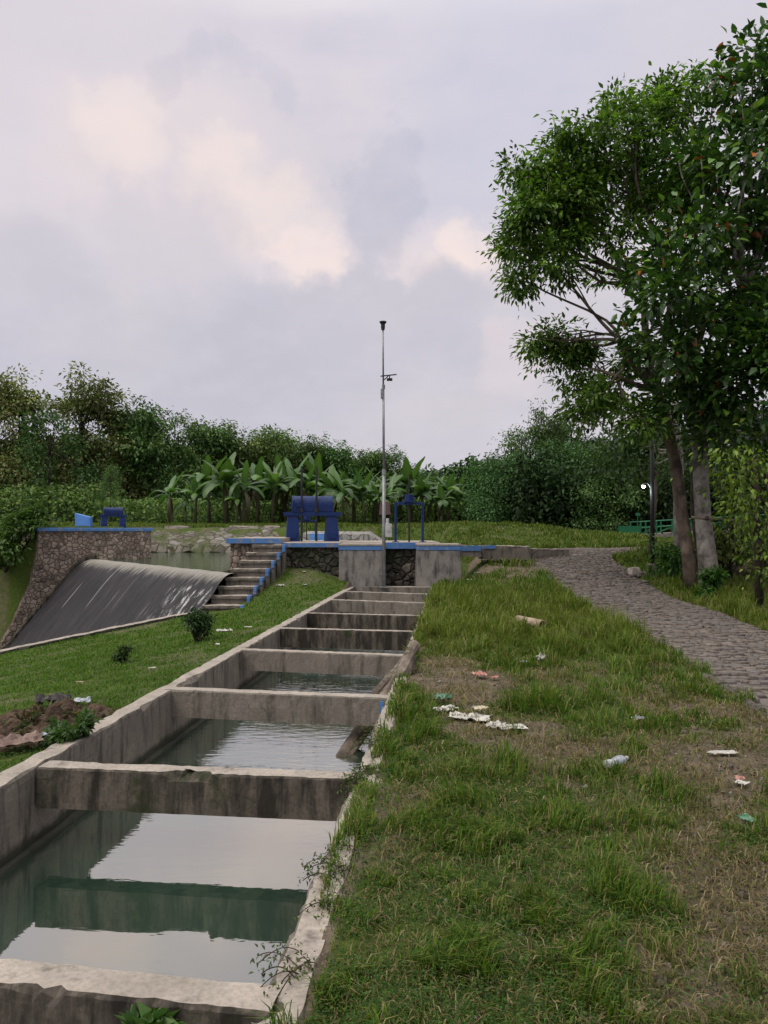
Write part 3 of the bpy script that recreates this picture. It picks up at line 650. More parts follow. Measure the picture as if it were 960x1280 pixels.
# steps
st = thing('stairway', 'narrow stained concrete steps with blue zigzag edge going down to the weir', 'steps', (-4.2, 19, -.5))
m = MB(); pe = MB(); core = MB(); N = 9
for i in range(N):
    f = i / (N - 1); z_ = 1.19 - (1.19 + .48) * f; d_ = 21.75 - (21.75 - 18.8) * f; xl_ = -3.74 - .9 * f; xr = -2.88 - .80 * f
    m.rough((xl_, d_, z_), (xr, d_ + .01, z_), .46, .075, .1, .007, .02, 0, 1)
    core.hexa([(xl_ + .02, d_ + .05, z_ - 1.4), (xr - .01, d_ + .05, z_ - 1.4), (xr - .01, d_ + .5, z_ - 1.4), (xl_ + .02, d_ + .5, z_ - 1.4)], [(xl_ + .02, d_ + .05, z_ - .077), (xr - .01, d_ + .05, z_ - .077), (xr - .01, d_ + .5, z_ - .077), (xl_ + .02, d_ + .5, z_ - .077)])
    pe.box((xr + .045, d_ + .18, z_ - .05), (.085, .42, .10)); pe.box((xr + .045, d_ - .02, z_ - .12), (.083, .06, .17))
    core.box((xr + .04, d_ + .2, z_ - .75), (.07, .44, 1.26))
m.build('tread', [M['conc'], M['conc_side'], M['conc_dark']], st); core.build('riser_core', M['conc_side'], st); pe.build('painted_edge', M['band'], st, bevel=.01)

# ------------------------------------------------------------------ sluice gates
def prism(m, poly, x0, x1):              # poly in (y, z)
    n = len(poly); m.add([(x0, y, z) for y, z in poly] + [(x1, y, z) for y, z in poly], [tuple(range(n)), tuple(range(n, 2 * n))[::-1]] + [(i, n + i, n + (i + 1) % n, (i + 1) % n) for i in range(n)])
def big_gate(label, loc, rz, s, spindles=True):
    r = thing('sluice_gate', label, 'sluice gate', loc, None, rz)
    for sx_ in (-1, 1):
        m = MB(); m.box((sx_ * .64 * s, 0, .42 * s), (.46 * s, .74 * s, .84 * s), 0, 0, (.72, .8)); m.build('pedestal', M['royal'], r, bevel=.012, local=True)
        if spindles:
            m = MB(); m.tube([(sx_ * .24 * s - .12 * s, -.30 * s, -.3 * s), (sx_ * .24 * s - .12 * s, -.30 * s, 2.45 * s)], .034 * s, 8); m.build('spindle', M['black'], r, local=True)
    m = MB(); m.box((0, -.29 * s, .90 * s), (1.86 * s, .09 * s, .12 * s)); m.box((0, .29 * s, .90 * s), (1.86 * s, .09 * s, .12 * s)); m.box((0, 0, .945 * s), (1.74 * s, .5 * s, .03 * s))
    for sx_ in (-.86, -.3, .3, .86): m.box((sx_ * s, 0, .89 * s), (.07 * s, .5 * s, .08 * s))
    m.build('girder', M['royal'], r, local=True)
    m = MB(); arc = [(.29 * math.cos(a), .97 + .23 + .29 * math.sin(a)) for a in np.linspace(0, math.pi, 15)]
    prism(m, [(y * s, z * s) for y, z in [(.29, .965)] + arc + [(-.29, .965)]], -.64 * s, .64 * s); hood = m.build('hood', M['royal'], r, bevel=.012, local=True)
    for xx in (-.32, .0, .32): m = MB(); prism(m, [(y * 1.03 * s, (z - 1.1) * 1.03 * s + 1.1 * s) for y, z in [(.29, .975)] + arc + [(-.29, .975)]], (xx - .014) * s, (xx + .014) * s); m.build('strap', M['royal'], hood, local=True)
    for sx_ in (-1, 1): m = MB(); m.box((sx_ * .64 * s, -.31 * s, .2 * s), (.24 * s, .16 * s, .22 * s)); m.build('inspection_cover', M['royal'], r, bevel=.01, local=True)
    for sx_ in (-1, 1): m = MB(); m.tube([(sx_ * .24 * s - .12 * s, -.30 * s, .95 * s), (sx_ * .24 * s - .12 * s, -.30 * s, 1.08 * s)], .075 * s, 10); m.build('spindle_nut', M['black'], r, local=True)
    for k, xx in ((0, -.645), (1, .645)): m = MB(); prism(m, [(y * 1.05 * s, (z - 1.1) * 1.05 * s + 1.1 * s) for y, z in [(.29, .975)] + arc + [(-.29, .975)]], (xx - .02) * s, (xx + .02) * s); m.build('end_rim', M['royal'], hood, local=True)
    m = MB(); c_ = (-.52 * s, -.36 * s, 1.16 * s)
    m.tube([(c_[0] + .2 * s * math.cos(a), c_[1], c_[2] + .2 * s * math.sin(a)) for a in np.linspace(0, 2 * math.pi, 21)], .014 * s, 6, cap=False)
    for a in (0, 2.09, 4.19): m.tube([c_, (c_[0] + .2 * s * math.cos(a), c_[1], c_[2] + .2 * s * math.sin(a))], .011 * s, 5)
    m.tube([c_, (c_[0], c_[1] + .12 * s, c_[2])], .02 * s, 6); m.build('handwheel', M['royal'], r, local=True)
    return r
big_gate('large royal blue gate hoist with rounded hood and two black spindles on the headworks deck', (-2.30, 24.6, PZ), R(9), .97)
big_gate('small far blue gate hoist with hood on the stone abutment left of the weir', (-11.25, 31.9, 1.70), R(25), .57, False)
def small_gate(label, loc, rz, s):
    r = thing('slide_gate', label, 'sluice gate', loc, None, rz)
    for sx_ in (-1, 1):
        m = MB(); m.box((sx_ * .40 * s, 0, .56 * s), (.07 * s, .08 * s, 1.12 * s)); m.box((sx_ * .40 * s, 0, .012), (.2 * s, .2 * s, .024)); m.build('post', M['royal'], r, bevel=.005, local=True)
    m = MB(); m.box((0, 0, 1.14 * s), (.88 * s, .09 * s, .075 * s)); m.build('crossbar', M['royal'], r, bevel=.006, local=True)
    m = MB(); m.tube([(0, -.0, 1.19 * s), (0, 0, 1.40 * s)], .13 * s, 12); m.box((0, 0, 1.2 * s), (.3 * s, .24 * s, .06 * s)); m.tube([(-.02 * s, 0, 1.29 * s), (.2 * s, -.1 * s, 1.29 * s)], .025 * s, 6); m.build('gearbox', M['royal'], r, bevel=.006, local=True)
    m = MB(); m.tube([(0, 0, -1.0 * s), (0, 0, 2.0 * s)], .027 * s, 7); m.build('spindle', M['black'], r, local=True)
    return r
small_gate('slim blue gate frame with gearbox standing over the dark recess between the piers', (.77, 23.6, PZ - .01), 0, 1.04)
small_gate('little blue gate frame glimpsed between the pedestals of the large hoist', (-2.95, 29.3, 1.0), .1, .85)
pb_ = thing('control_panel', 'light blue slanted steel cabinet beside the far gate hoist', 'cabinet', tuple(at(105, 658, 31.2)[:2]) + (1.70,))
m = MB(); m.hexa([(-.30, -.15, 0), (.30, -.15, 0), (.30, .15, 0), (-.30, .15, 0)], [(-.33, -.15, .60), (.29, -.15, .44), (.29, .15, .44), (-.33, .15, .60)]); m.build('cabinet_body', M['panel_blue'], pb_, bevel=.015, local=True)
m = MB(); m.box((0, -.156, .24), (.44, .012, .32)); m.build('cabinet_door', M['panel_blue'], pb_, bevel=.004, local=True)
# far bank stonework
rv = thing('stone_revetment', 'rubble stone facing on the far bank of the weir pond', 'embankment', (-11, 42, .4)); V = []; nx, ny = 90, 16
for i in range(nx + 1):
    for j in range(ny + 1):
        x_ = -17.5 + 13.5 * i / nx; f = j / ny; y_ = 40.6 + 2.5 * f; z_ = .75 + 1.08 * f + .12 * mnoise.noise(Vector((x_ * 1.5, f * 4, 0))) + .05 * mnoise.noise(Vector((x_ * 5, f * 12, 3))); V.append((x_, y_, z_ if 0 < j < ny else z_ - .3))
m = MB(); m.add(V, [(i * (ny + 1) + j, (i + 1) * (ny + 1) + j, (i + 1) * (ny + 1) + j + 1, i * (ny + 1) + j + 1) for i in range(nx) for j in range(ny)]); m.build('rubble_face', M['rubble'], rv)
for x_, w_ in ((-12.2, 1.3), (-8.6, 1.6), (-6.7, .9)): m = MB(); m.rough((x_, 42.7, 1.86), (x_ + w_, 42.75, 1.84), .6, .2, .2, .015, .03); m.build('coping_slab', [M['conc']] * 3, rv)
ap = thing('stone_ramp', 'pale stone pitched ramp rising behind the large gate hoist', 'ramp', (-1.1, 31, .8))
m = MB(); pr = [(-3.2, 0), (-3.2, .62), (-.55, .60), (-.1, .32), (.3, 0)]
m.add([(x_, 30.2, .85 + z_) for x_, z_ in pr] + [(x_, 31.6, .95 + z_) for x_, z_ in pr], [tuple(range(5))[::-1], tuple(range(5, 10))] + [(i, (i + 1) % 5, 5 + (i + 1) % 5, 5 + i) for i in range(5)]); m.build('pitched_stone', stonework('pale pitching', 4, [(.26, .25, .24), (.36, .34, .33)], (.16, .15, .14), .05), ap, bevel=.02)
m = MB(); m.rough((-2.9, 30.15, 1.475), (-2.1, 30.15, 1.475), .2, .3, .2, .008, 0); m.build('painted_slab', [M['panel_blue']] * 3, ap)

# ------------------------------------------------------------------ tall pole
po = thing('light_pole', 'tall slim galvanised pole with solar lamp standing against the square pier', 'pole', (.0, 21.86, -.02))
m = MB(); m.tube([(.0, 0, 0), (-.005, 0, 3.3)], .05, 10); m.tube([(-.005, 0, 3.28), (-.02, 0, 5.75)], .034, 10); m.tube([(-.02, 0, 5.7), (-.03, 0, 7.42)], .024, 8); m.build('shaft', M['galv'], po, True, local=True)
m = MB(); m.tube([(0, 0, 3.2), (0, 0, 3.36)], .062, 10); m.build('collar', M['galv'], po, local=True)
m = MB(); m.tube([(-.015, 0, 5.66), (-.015, 0, 5.78)], .045, 10); m.build('collar', M['galv'], po, local=True)
m = MB(); m.box((0, 0, .01), (.24, .24, .02)); m.build('base_plate', M['galv'], po, local=True)
m = MB(); m.tube([(-.03, 0, 7.36), (-.03, 0, 7.44), (-.03, 0, 7.52), (-.03, 0, 7.58), (-.03, 0, 7.6)], [.05, .06, .06, .105, .10], 12); m.build('top_cap', M['black'], po, local=True)
m = MB(); m.hexa([(-.10, -.14, 5.98), (.36, -.14, 6.03), (.36, .16, 6.10), (-.10, .16, 6.05)], [(-.10, -.14, 6.01), (.36, -.14, 6.06), (.36, .16, 6.13), (-.10, .16, 6.08)])
m.tube([(-.02, 0, 5.9), (.12, 0, 6.03)], .014, 6); hp = m.build('solar_panel', M['black'], po, local=True)
m = MB(); m.box((.16, 0, 5.93), (.16, .12, .06)); m.tube([(.16, 0, 5.95), (.16, 0, 6.05)], .015, 6); m.build('lamp_head', M['black'], hp, local=True)
m = MB(); m.box((-.06, -.01, 5.52), (.07, .08, .28)); m.build('junction_box', M['galv'], po, bevel=.006, local=True)
m = MB(); m.box((.13, -.03, 1.62), (.19, .12, .38)); m.tube([(.1, -.03, 1.8), (.1, -.03, 1.96)], .045, 8); m.box((.13, -.096, 1.66), (.13, .014, .16)); m.build('meter_box', M['white'], po, bevel=.012, local=True)

# ------------------------------------------------------------------ grass
def sample_pts(n, d0, d1, pw=.5, xm=.56):
    u = RNG.random(n); d = (d0 ** (1 - pw) + u * (d1 ** (1 - pw) - d0 ** (1 - pw))) ** (1 / (1 - pw)); x = RNG.uniform(-xm, xm, n) * d; k = n // 3; d2 = RNG.choice(d, k); x2 = np.sign(RNG.random(k) - .5) * (xm * d2 + RNG.random(k) * 2.4); return np.concatenate([x, x2]), np.concatenate([d, d2])
def palette(n, cols, wts, jit=.22):
    c = np.array(cols)[RNG.choice(len(cols), n, p=np.array(wts) / sum(wts))]; return c * (1 + RNG.uniform(-jit, jit, (n, 1)))
x, y = sample_pts(640000, 1.75, 24)
dn, fl = grass_density(x, y); xl, yl, a, b = frames(x, y)
ok0 = ~inpoly(x, y, PATHPOLY) & (xl > -.4) & (y < 21) & (fl < .3) & (x < path_right(np.clip(y, 1, 25)) + 3); tx_, ty_, td_ = x.copy(), y.copy(), dn.copy()
ok = (RNG.random(len(x)) < dn * .95) & ~((a > -1.5) & (b > 0) & (x < -4.5)) & ~((x < -3.6 + .28 * (y - 18.8)) & (x > -4.7) & (y > 18.6)) & (y < np.where(xl < -2.9, 22.26, 22.6))
wall_top = (xl > -.64 + .09 * fbm(x * 3.1, y * 3.1 + 7, 3)) & (xl <= -.47) & (y < 22); ok |= wall_top & (RNG.random(len(x)) < .85 * smooth(.26, .42, fbm(x * 1.1 + 3, y * 1.1, 3)))
x, y, xl, dn = x[ok], y[ok], xl[ok], dn[ok]
left = xl < -2.9
nz = fbm(x * 2.2, y * 2.2, 4); tuft = fbm(x * 6 + 9, y * 6, 3)
lush = smooth(8.5, 12, y) * smooth(21, 17, y) * (~left)                       # taller yellow-green stand further along
# clustering: drop blades between tufts
keep = RNG.random(len(x)) < np.clip(.25 + 2.6 * (tuft - .34) + .35 * lush, .1, 1) * np.where(left, .62, 1)
x, y, left, nz, tuft, lush, dn, xlk = [q[keep] for q in (x, y, left, nz, tuft, lush, dn, xl)]; dn = np.where((xlk > -.66) & (xlk < -.46), .8, dn)
near_patch = smooth(.46, .3, x / y + .12 * (nz - .5) + .3) * smooth(6.5, 4.5, y)   # short matted growth by the wall
hh = np.where(left, .045, .055 + .075 * smooth(.48, .66, nz) + .10 * smooth(.52, .7, tuft)) * RNG.uniform(.45, 1.5, len(x)) * (1 + .45 * lush) * (1 - .35 * near_patch)
hh *= (.78 + .22 * smooth(4, 8, y)); hh *= (1 + .35 * smooth(7, 18, y)) * (.5 + .5 * dn)
ww = np.where(left, .005, .0048) * (1 + .16 * np.clip(y - 3, 0, 16)) * RNG.uniform(.7, 1.4, len(x))
z = np.where((xlk > -.66) & (xlk < -.46) & (~left), .006, terrain(x, y, False))
G1 = [(.066, .132, .017), (.105, .17, .022), (.042, .095, .017), (.155, .185, .036), (.23, .195, .09)]
cr = palette(len(x), G1, [.29, .24, .2, .14, .13]); cl = palette(len(x), [(.075, .15, .021), (.10, .175, .026), (.052, .112, .02), (.16, .17, .05)], [.4, .3, .2, .1])
cy = palette(len(x), [(.135, .180, .028), (.10, .15, .024), (.175, .18, .05), (.23, .19, .085)], [.4, .3, .18, .12])
w_l = (lush * .75)[:, None]; col = np.where(left[:, None], cl, cr * (1 - w_l) + cy * w_l)
dry = smooth(.6, .25, dn) * .6 * (RNG.random(len(x)) < .6); col = col * (1 - dry[:, None]) + np.array([.15, .12, .06]) * dry[:, None]
az = RNG.uniform(0, 2 * math.pi, len(x)) * .7 + 6 * vnoise(x * 3, y * 3); ln = RNG.uniform(.15, .95, len(x)); ln = np.where(hh < .06, np.minimum(ln + .25, 1.05), ln)
V, T, C = blades(np.stack([x, y, z - .006], 1), az, ln, hh, ww, col)
gr = tri_mesh('grass', V, T, M['grass'], None, C); tag(gr, 'short uneven green grass over the banks on both sides of the channel', 'grass', kind='stuff')
print('blades', len(x))
# dead thatch lying between the living tufts
pk = ok0 & (RNG.random(len(tx_)) < .07 + .2 * (1 - td_) * smooth(.4, .56, fbm(tx_ * 2.6 + 11, ty_ * 2.6, 4))); x, y = tx_[pk], ty_[pk]; n = len(x)
V, T, C = blades(np.stack([x, y, terrain(x, y, False) + .002], 1), RNG.uniform(0, 6.28, n), RNG.uniform(.9, 1.7, n), RNG.uniform(.025, .07, n) * (1 + .04 * y), RNG.uniform(.003, .006, n) * (1 + .14 * np.clip(y - 3, 0, 16)), palette(n, [(.20, .16, .085), (.13, .10, .055), (.28, .23, .14), (.09, .10, .035)], [.35, .3, .15, .2], .3))
tag(tri_mesh('dry_grass', V, T, M['grass'], None, C), 'flattened straw coloured dead grass between the green tufts', 'dry grass', kind='stuff')
# small round-leaved ground cover
x, y = sample_pts(190000, 1.75, 13, .8); dn, fl = grass_density(x, y); xl, yl, a, b = frames(x, y); nz = fbm(x * 1.7 + 30, y * 1.7, 4)
ok = (RNG.random(len(x)) < dn * (.25 + .75 * smooth(.42, .56, nz + .2 * smooth(.5, 0, x / y - .1)))) & (xl > -.75) | ((xl < -3.0) & (a < -1.5) & (RNG.random(len(x)) < dn * .5 * smooth(.45, .6, nz)))
x, y, xl = x[ok], y[ok], xl[ok]; n = len(x)
P = np.stack([x, y, np.where((xl > -.65) & (xl < -.45), .01, terrain(x, y, False)) + RNG.uniform(.004, .05, n)], 1)
D = rdir(n) * [1, 1, .35]; U = rdir(n) * .5 + [0, 0, 1]; sz = RNG.uniform(.008, .019, n) * (1 + .09 * np.clip(y - 3, 0, 12))
V, T = small_leaf_arrays(P, D, U, sz * 1.15, sz * .5)
tag(tri_mesh('ground_cover', V, T, M['grass'], None, np.repeat(palette(n, [(.042, .092, .022), (.062, .12, .03), (.03, .068, .02), (.10, .12, .036), (.16, .13, .065)], [.36, .28, .2, .1, .06]), 4, 0)), 'low leafy weeds matted among the grass by the channel wall', 'weeds', kind='stuff')
# rough grass on the far berm and fields
x, y = sample_pts(300000, 22.6, 62, .3, .56); xl, yl, a, b = frames(x, y); dn, fl = grass_density(x, y); z = terrain(x, y, False)
ok = (RNG.random(len(x)) < np.maximum(dn, .0)) & (z > .5) & ~((x > -4.7) & (x < 1.8) & (y < 27.4)) & ~((a > 11.8) & (a < 15.6) & (b > -2.6) & (b < 3.4)) & ~((x < -4.6) & (y > 40.3) & (y < 43)) & ~((x > -4.4) & (x < .4) & (y > 30) & (y < 31.7))
ok &= ~((y < 25) & (x > 1.8) & (x < 6.4) & (RNG.random(len(x)) < .3))
x, y, z = x[ok], y[ok], z[ok]; n = len(x); nz = fbm(x * .8, y * .8, 4)
h = RNG.uniform(.07, .2, n) * (.6 + 1.3 * smooth(.42, .68, nz)); C = palette(n, [(.075, .125, .022), (.11, .15, .03), (.16, .17, .05), (.055, .09, .02)], [.35, .3, .2, .15])
V, T, C = blades(np.stack([x, y, z - .01], 1), RNG.uniform(0, 6.28, n), RNG.uniform(.2, .9, n), h, RNG.uniform(.025, .06, n), C)
tag(tri_mesh('bank_grass', V, T, M['grass'], None, C), 'rough grass on the far bank behind the blue gates', 'grass', kind='stuff')
# fallen leaves and chips on the bare earth and under the trees
x, y = sample_pts(60000, 1.9, 30, .6); dn, fl = grass_density(x, y); xl, yl, a, b = frames(x, y)
pk = inpoly(x, y, PATHPOLY)
ok = ((RNG.random(len(x)) < .16 * (1 - dn)) | (RNG.random(len(x)) < fl * .9)) & (xl > -.45) & (~pk | (RNG.random(len(x)) < .12)) & ~((y > 22) & (x < 2.3))
x, y, fl = x[ok], y[ok], fl[ok]; n = len(x); P = np.stack([x, y, terrain(x, y, False) + .012], 1)
sz = np.where(fl > .4, RNG.uniform(.06, .16, n), RNG.uniform(.012, .045, n))
V, T = small_leaf_arrays(P, rdir(n) * [1, 1, .12], rdir(n) * .35 + [0, 0, 1], sz, sz * .6)
tag(tri_mesh('leaf_litter', V, T, M['grass'], None, np.repeat(palette(n, [(.11, .08, .05), (.17, .13, .09), (.06, .042, .028), (.24, .20, .16)], [.4, .25, .25, .1], .3), 4, 0)), 'dry fallen leaves and chips on bare earth and under the trees', 'leaf litter', kind='stuff')
# gravel
x, y = sample_pts(16000, 1.9, 12, .7); dn, fl = grass_density(x, y); xl, yl, a, b = frames(x, y)
ok = (RNG.random(len(x)) < .75 * (1 - dn) ** 1.5 + .03) & (xl > -.4) & ~inpoly(x, y, PATHPOLY); x, y = x[ok], y[ok]; n = len(x)
oct_v = np.array([(1, 0, 0), (0, 1, 0), (-1, 0, 0), (0, -1, 0), (0, 0, 1), (0, 0, -1)]); oct_f = np.array([[0, 1, 4], [1, 2, 4], [2, 3, 4], [3, 0, 4], [1, 0, 5], [2, 1, 5], [3, 2, 5], [0, 3, 5]])
s_ = RNG.uniform(.006, .02, n) * np.where(RNG.random(n) < .05, 2.1, 1); V = oct_v[None] * s_[:, None, None] * RNG.uniform(.6, 1.3, (n, 6, 1)) * [1, 1, .6]
an = RNG.uniform(0, 6.28, n); c_, s2 = np.cos(an)[:, None], np.sin(an)[:, None]; V = np.stack([V[..., 0] * c_ - V[..., 1] * s2, V[..., 0] * s2 + V[..., 1] * c_, V[..., 2]], -1)
V = V + np.stack([x, y, terrain(x, y, False) + s_ * .15], 1)[:, None]; T = (np.arange(n)[:, None, None] * 6 + oct_f[None]).reshape(-1, 3)
tag(tri_mesh('gravel', V.reshape(-1, 3), T, M['grass'], None, np.repeat(palette(n, [(.16, .135, .12), (.22, .19, .17), (.10, .085, .075), (.3, .27, .25)], [.4, .3, .2, .1]), 6, 0)), 'small stones scattered on the bare earth beside the path', 'gravel', kind='stuff')

# ------------------------------------------------------------------ tree kit
def crown_mesh(name, blobs_, K, L, Wd, cols, wts, mat, parent, droop=.35, out=.7, clump=.42, six=False, hang=.2, tone=.3, pc=34):
    Ps = []; Ds = []; Cs = []; loc = rootloc(parent)
    for c, r in blobs_:
        n_c = max(3, int(K * r * r / pc)); d = rdir(n_c); rad = r * RNG.random(n_c) ** .42; cc_ = np.array(c) + d * rad[:, None] * [1, 1, .92]
        for q, dd in zip(cc_, d):
            k = int(pc * RNG.uniform(.5, 1.5)); off = RNG.normal(size=(k, 3)) * clump * RNG.uniform(.35, .7) * np.array([1, 1, .7]); Ps.append(q + off)
            Ds.append(norm(off) * out + dd * .35 + rdir(k) * .55 + np.array([0, 0, -droop])); Cs.append(palette(k, cols, wts, .2) * (1 + RNG.uniform(-tone, tone)))
    P = np.concatenate(Ps); D = np.concatenate(Ds); C = np.concatenate(Cs); n = len(P); U = rdir(n) * .6 + np.array([0, 0, 1.])
    sz = RNG.uniform(.5, 1.35, n)
    f = leaf_arrays if six else small_leaf_arrays
    V, T = f(P, D, U, L * sz, Wd * sz, .18, hang); return tri_mesh(name, V - loc, T, mat, parent, np.repeat(C, 7 if six else 4, 0))
def limb(m, p0, p1, r0, r1, bend=.15, n=7, seg=8, sag=0.0):
    p0 = np.array(p0, float); p1 = np.array(p1, float); L = np.linalg.norm(p1 - p0); o = RNG.normal(size=3) * L * bend; o2 = RNG.normal(size=3) * L * bend * .5; pts = []
    for i in range(n):
        t_ = i / (n - 1); pts.append(p0 + (p1 - p0) * t_ + o * math.sin(math.pi * t_) * .5 + o2 * math.sin(2 * math.pi * t_) * .5 + np.array([0, 0, -sag * L * math.sin(math.pi * t_)]))
    m.tube(pts, [r0 + (r1 - r0) * (i / (n - 1)) ** .8 for i in range(n)], seg, jit=.12); return pts
def pxblobs(lst, d0, spread, seed=0):
    r_ = random.Random(seed); out = []
    for px, py, rp in lst:
        d_ = d0 + r_.uniform(-spread, spread); out.append((at(px, py, d_), rp * d_ / F))
    return out
GRN = [(.085, .165, .024), (.055, .115, .02), (.16, .26, .04), (.036, .08, .018)]
# --- the tall leaning tree by the path
tA = thing('broadleaf_tree', 'tall tree with leaning brown trunk whose rounded crown reaches out over the path', 'tree', gpt(868, 738))
dA = tA.location.y; bl = pxblobs([(700, 240, 50), (664, 262, 36), (655, 312, 36), (690, 330, 36), (742, 182, 48), (800, 152, 46), (850, 132, 38), (765, 238, 55), (828, 215, 55), (700, 290, 40), (652, 345, 22), (660, 220, 26),
    (720, 250, 45), (780, 290, 24), (850, 250, 40), (690, 432, 34), (722, 462, 34), (760, 492, 36), (672, 424, 20), (800, 520, 38), (735, 505, 30), (790, 450, 26), (725, 425, 22), (745, 350, 14), (820, 115, 20), (705, 160, 16), (770, 128, 16), (690, 195, 22), (640, 215, 12), (640, 270, 16), (860, 330, 26)], dA, .95, 4)
m = MB(); tp = [at(868, 741, dA), at(860, 690, dA), at(852, 640, dA), at(845, 585, dA), at(834, 530, dA), at(820, 487, dA)]; tp[0][2] -= .1
m.tube(tp, [.24, .165, .15, .145, .135, .125], 12, jit=.08); fork = tp[-1]
hubs = {'a': at(775, 425, dA - .4), 'b': at(800, 350, dA + .3), 'c': at(835, 320, dA + .2), 'd': at(770, 470, dA - .3)}
for k, r_ in (('a', .11), ('b', .10), ('c', .09), ('d', .07)): limb(m, fork, hubs[k], r_ + .02, r_ * .75, .08)
for c, r in bl:
    h_ = min(hubs.values(), key=lambda q: np.linalg.norm(q - np.array(c)) + max(0, q[2] - c[2]) * 2); pts = limb(m, h_, c, .052, .016, .14, 8, 6)
    for _ in range(2): limb(m, pts[random.randint(3, 6)], np.array(c) + RNG.normal(size=3) * r * .6, .022, .007, .15, 5, 5)
m.build('trunk', M['bark_brown'], tA, True)
crown_mesh('crown', bl, 2350, .165, .068, GRN, [.34, .28, .26, .12], M['leaf'], tA, .15, .8, .36, True, .25, .5, 70)
# --- jackfruit-like tree with a thick pale trunk
tB = thing('broadleaf_tree', 'dark glossy-leaved tree on a thick pale patchy trunk at the right edge', 'tree', gpt(884, 738) + np.array([0, -.3, 0]))
dB = tB.location.y
bl = pxblobs([(880, 480, 50), (930, 470, 55), (842, 432, 40), (806, 420, 28), (842, 352, 42), (900, 380, 55), (950, 350, 55), (872, 292, 40), (930, 270, 52), (893, 222, 34), (940, 190, 42), (962, 120, 38), (903, 148, 20), (876, 195, 18), (848, 200, 13),
    (922, 105, 18), (943, 62, 12), (958, 430, 48), (822, 318, 26), (960, 540, 46), (905, 535, 36), (850, 500, 30), (800, 345, 18), (990, 250, 60), (1010, 400, 70), (1000, 150, 50), (985, 60, 30), (895, 95, 10), (950, 85, 16)], dB - 1.6, 1.3, 9)
m = MB(); tp = [at(888, 741, dB), at(884, 700, dB), at(879, 650, dB), at(876, 600, dB), at(875, 548, dB)]; tp[0][2] -= .1
m.tube(tp, [.29, .225, .195, .18, .21], 14, jit=.08)
hubs = [at(858, 505, dB - .2), at(890, 490, dB - .3), at(880, 400, dB - 1), at(930, 380, dB - 1.2)]
limb(m, tp[-1], hubs[0], .16, .12, .04); limb(m, tp[-1], hubs[1], .19, .14, .04); limb(m, hubs[1], hubs[3], .13, .09, .08); limb(m, hubs[0], hubs[2], .11, .08, .08)
for c, r in bl:
    h_ = min(hubs, key=lambda q: np.linalg.norm(q - np.array(c))); limb(m, h_, c, .045, .014, .12, 7, 6)
m.build('trunk', M['bark_pale'], tB, True)
crown_mesh('crown', bl, 1150, .225, .115, [(.042, .10, .02), (.028, .07, .017), (.085, .175, .026), (.15, .26, .04), (.34, .10, .02)], [.45, .32, .14, .08, .012], M['leaf_gloss'], tB, .05, .75, .46, True, .12, .35, 48)
# --- slimmer trees just behind them
def slim_tree(label, pts, rad, blobs_, d_, bark, K, L, Wd, cols, wts, seed, mat='leaf', name='slender_tree', cat='tree', droop=.35, spread=.8):
    base = gpt(*pts[0]) if d_ is None else None
    dd = base[1] if d_ is None else d_
    r = thing(name, label, cat, at(*pts[0], dd)); m = MB(); tp = [at(*q, dd) for q in pts]; tp[0][2] -= .15; m.tube(tp, list(np.linspace(rad, rad * .55, len(tp))), 9, jit=.1)
    bl_ = pxblobs(blobs_, dd, spread, seed)
    for c, q in bl_: limb(m, tp[-1] if random.random() < .6 else tp[-2], c, rad * .3, rad * .08, .12, 6, 5)
    m.build('trunk', M[bark], r, True); crown_mesh('crown', bl_, K, L, Wd, cols, wts, M[mat], r, droop, .6, .45); return r
DK = [(.022, .050, .014), (.035, .068, .018), (.015, .036, .011)]
slim_tree('slim pale trunk close behind the leaning brown trunk', [(850, 705), (849, 650), (848, 560), (838, 480)], .2, [(800, 560, 32), (840, 530, 30), (770, 575, 26), (780, 540, 26), (730, 530, 24), (820, 580, 20), (750, 560, 22)], 24, 'bark_pale', 560, .2, .09, [(.035, .075, .016), (.055, .1, .02), (.025, .055, .014)], [.4, .3, .3], 3)
slim_tree('thin crooked dark trunk between the brown trunk and the thick pale one', [(876, 735), (873, 680), (867, 640), (868, 560), (872, 500)], .12, [(880, 560, 30), (910, 575, 30), (860, 540, 24)], 21.5, 'bark_dark', 500, .2, .09, DK, [.4, .3, .3], 5)
slim_tree('bare thin pole-like trunk right behind the black lamp post', [(811, 705), (817, 640), (824, 560), (830, 500)], .09, [(830, 510, 26), (790, 590, 22), (815, 545, 20), (850, 590, 20)], 25, 'wood', 480, .2, .085, [(.04, .085, .018), (.06, .11, .022)], [.5, .5], 6)
slim_tree('leafy sapling with a dark straight stem at the right edge beside the path', [(950, 768), (948, 700), (946, 640), (944, 570)], .085, [(928, 600, 20), (940, 570, 24), (958, 605, 26), (922, 640, 14), (945, 655, 16), (960, 690, 12), (918, 565, 16), (975, 640, 30), (935, 625, 20), (955, 580, 24), (965, 720, 16)], None, 'bark_dark', 800, .115, .06, [(.12, .19, .024), (.17, .25, .034), (.07, .12, .02)], [.4, .3, .3], 7, 'leaf', 'sapling', 'tree', .5, .7)
slim_tree('yellowish understorey sapling between the thick pale trunk and the edge sapling', [(913, 715), (914, 670), (918, 620), (915, 590)], .05, [(905, 668, 12), (922, 655, 14), (897, 590, 18), (918, 610, 18), (930, 680, 10), (898, 690, 8)], 20, 'bark_dark', 420, .17, .09, [(.10, .14, .022), (.14, .17, .03), (.06, .09, .018)], [.4, .3, .3], 8, 'leaf', 'sapling', 'tree', .5, .5)
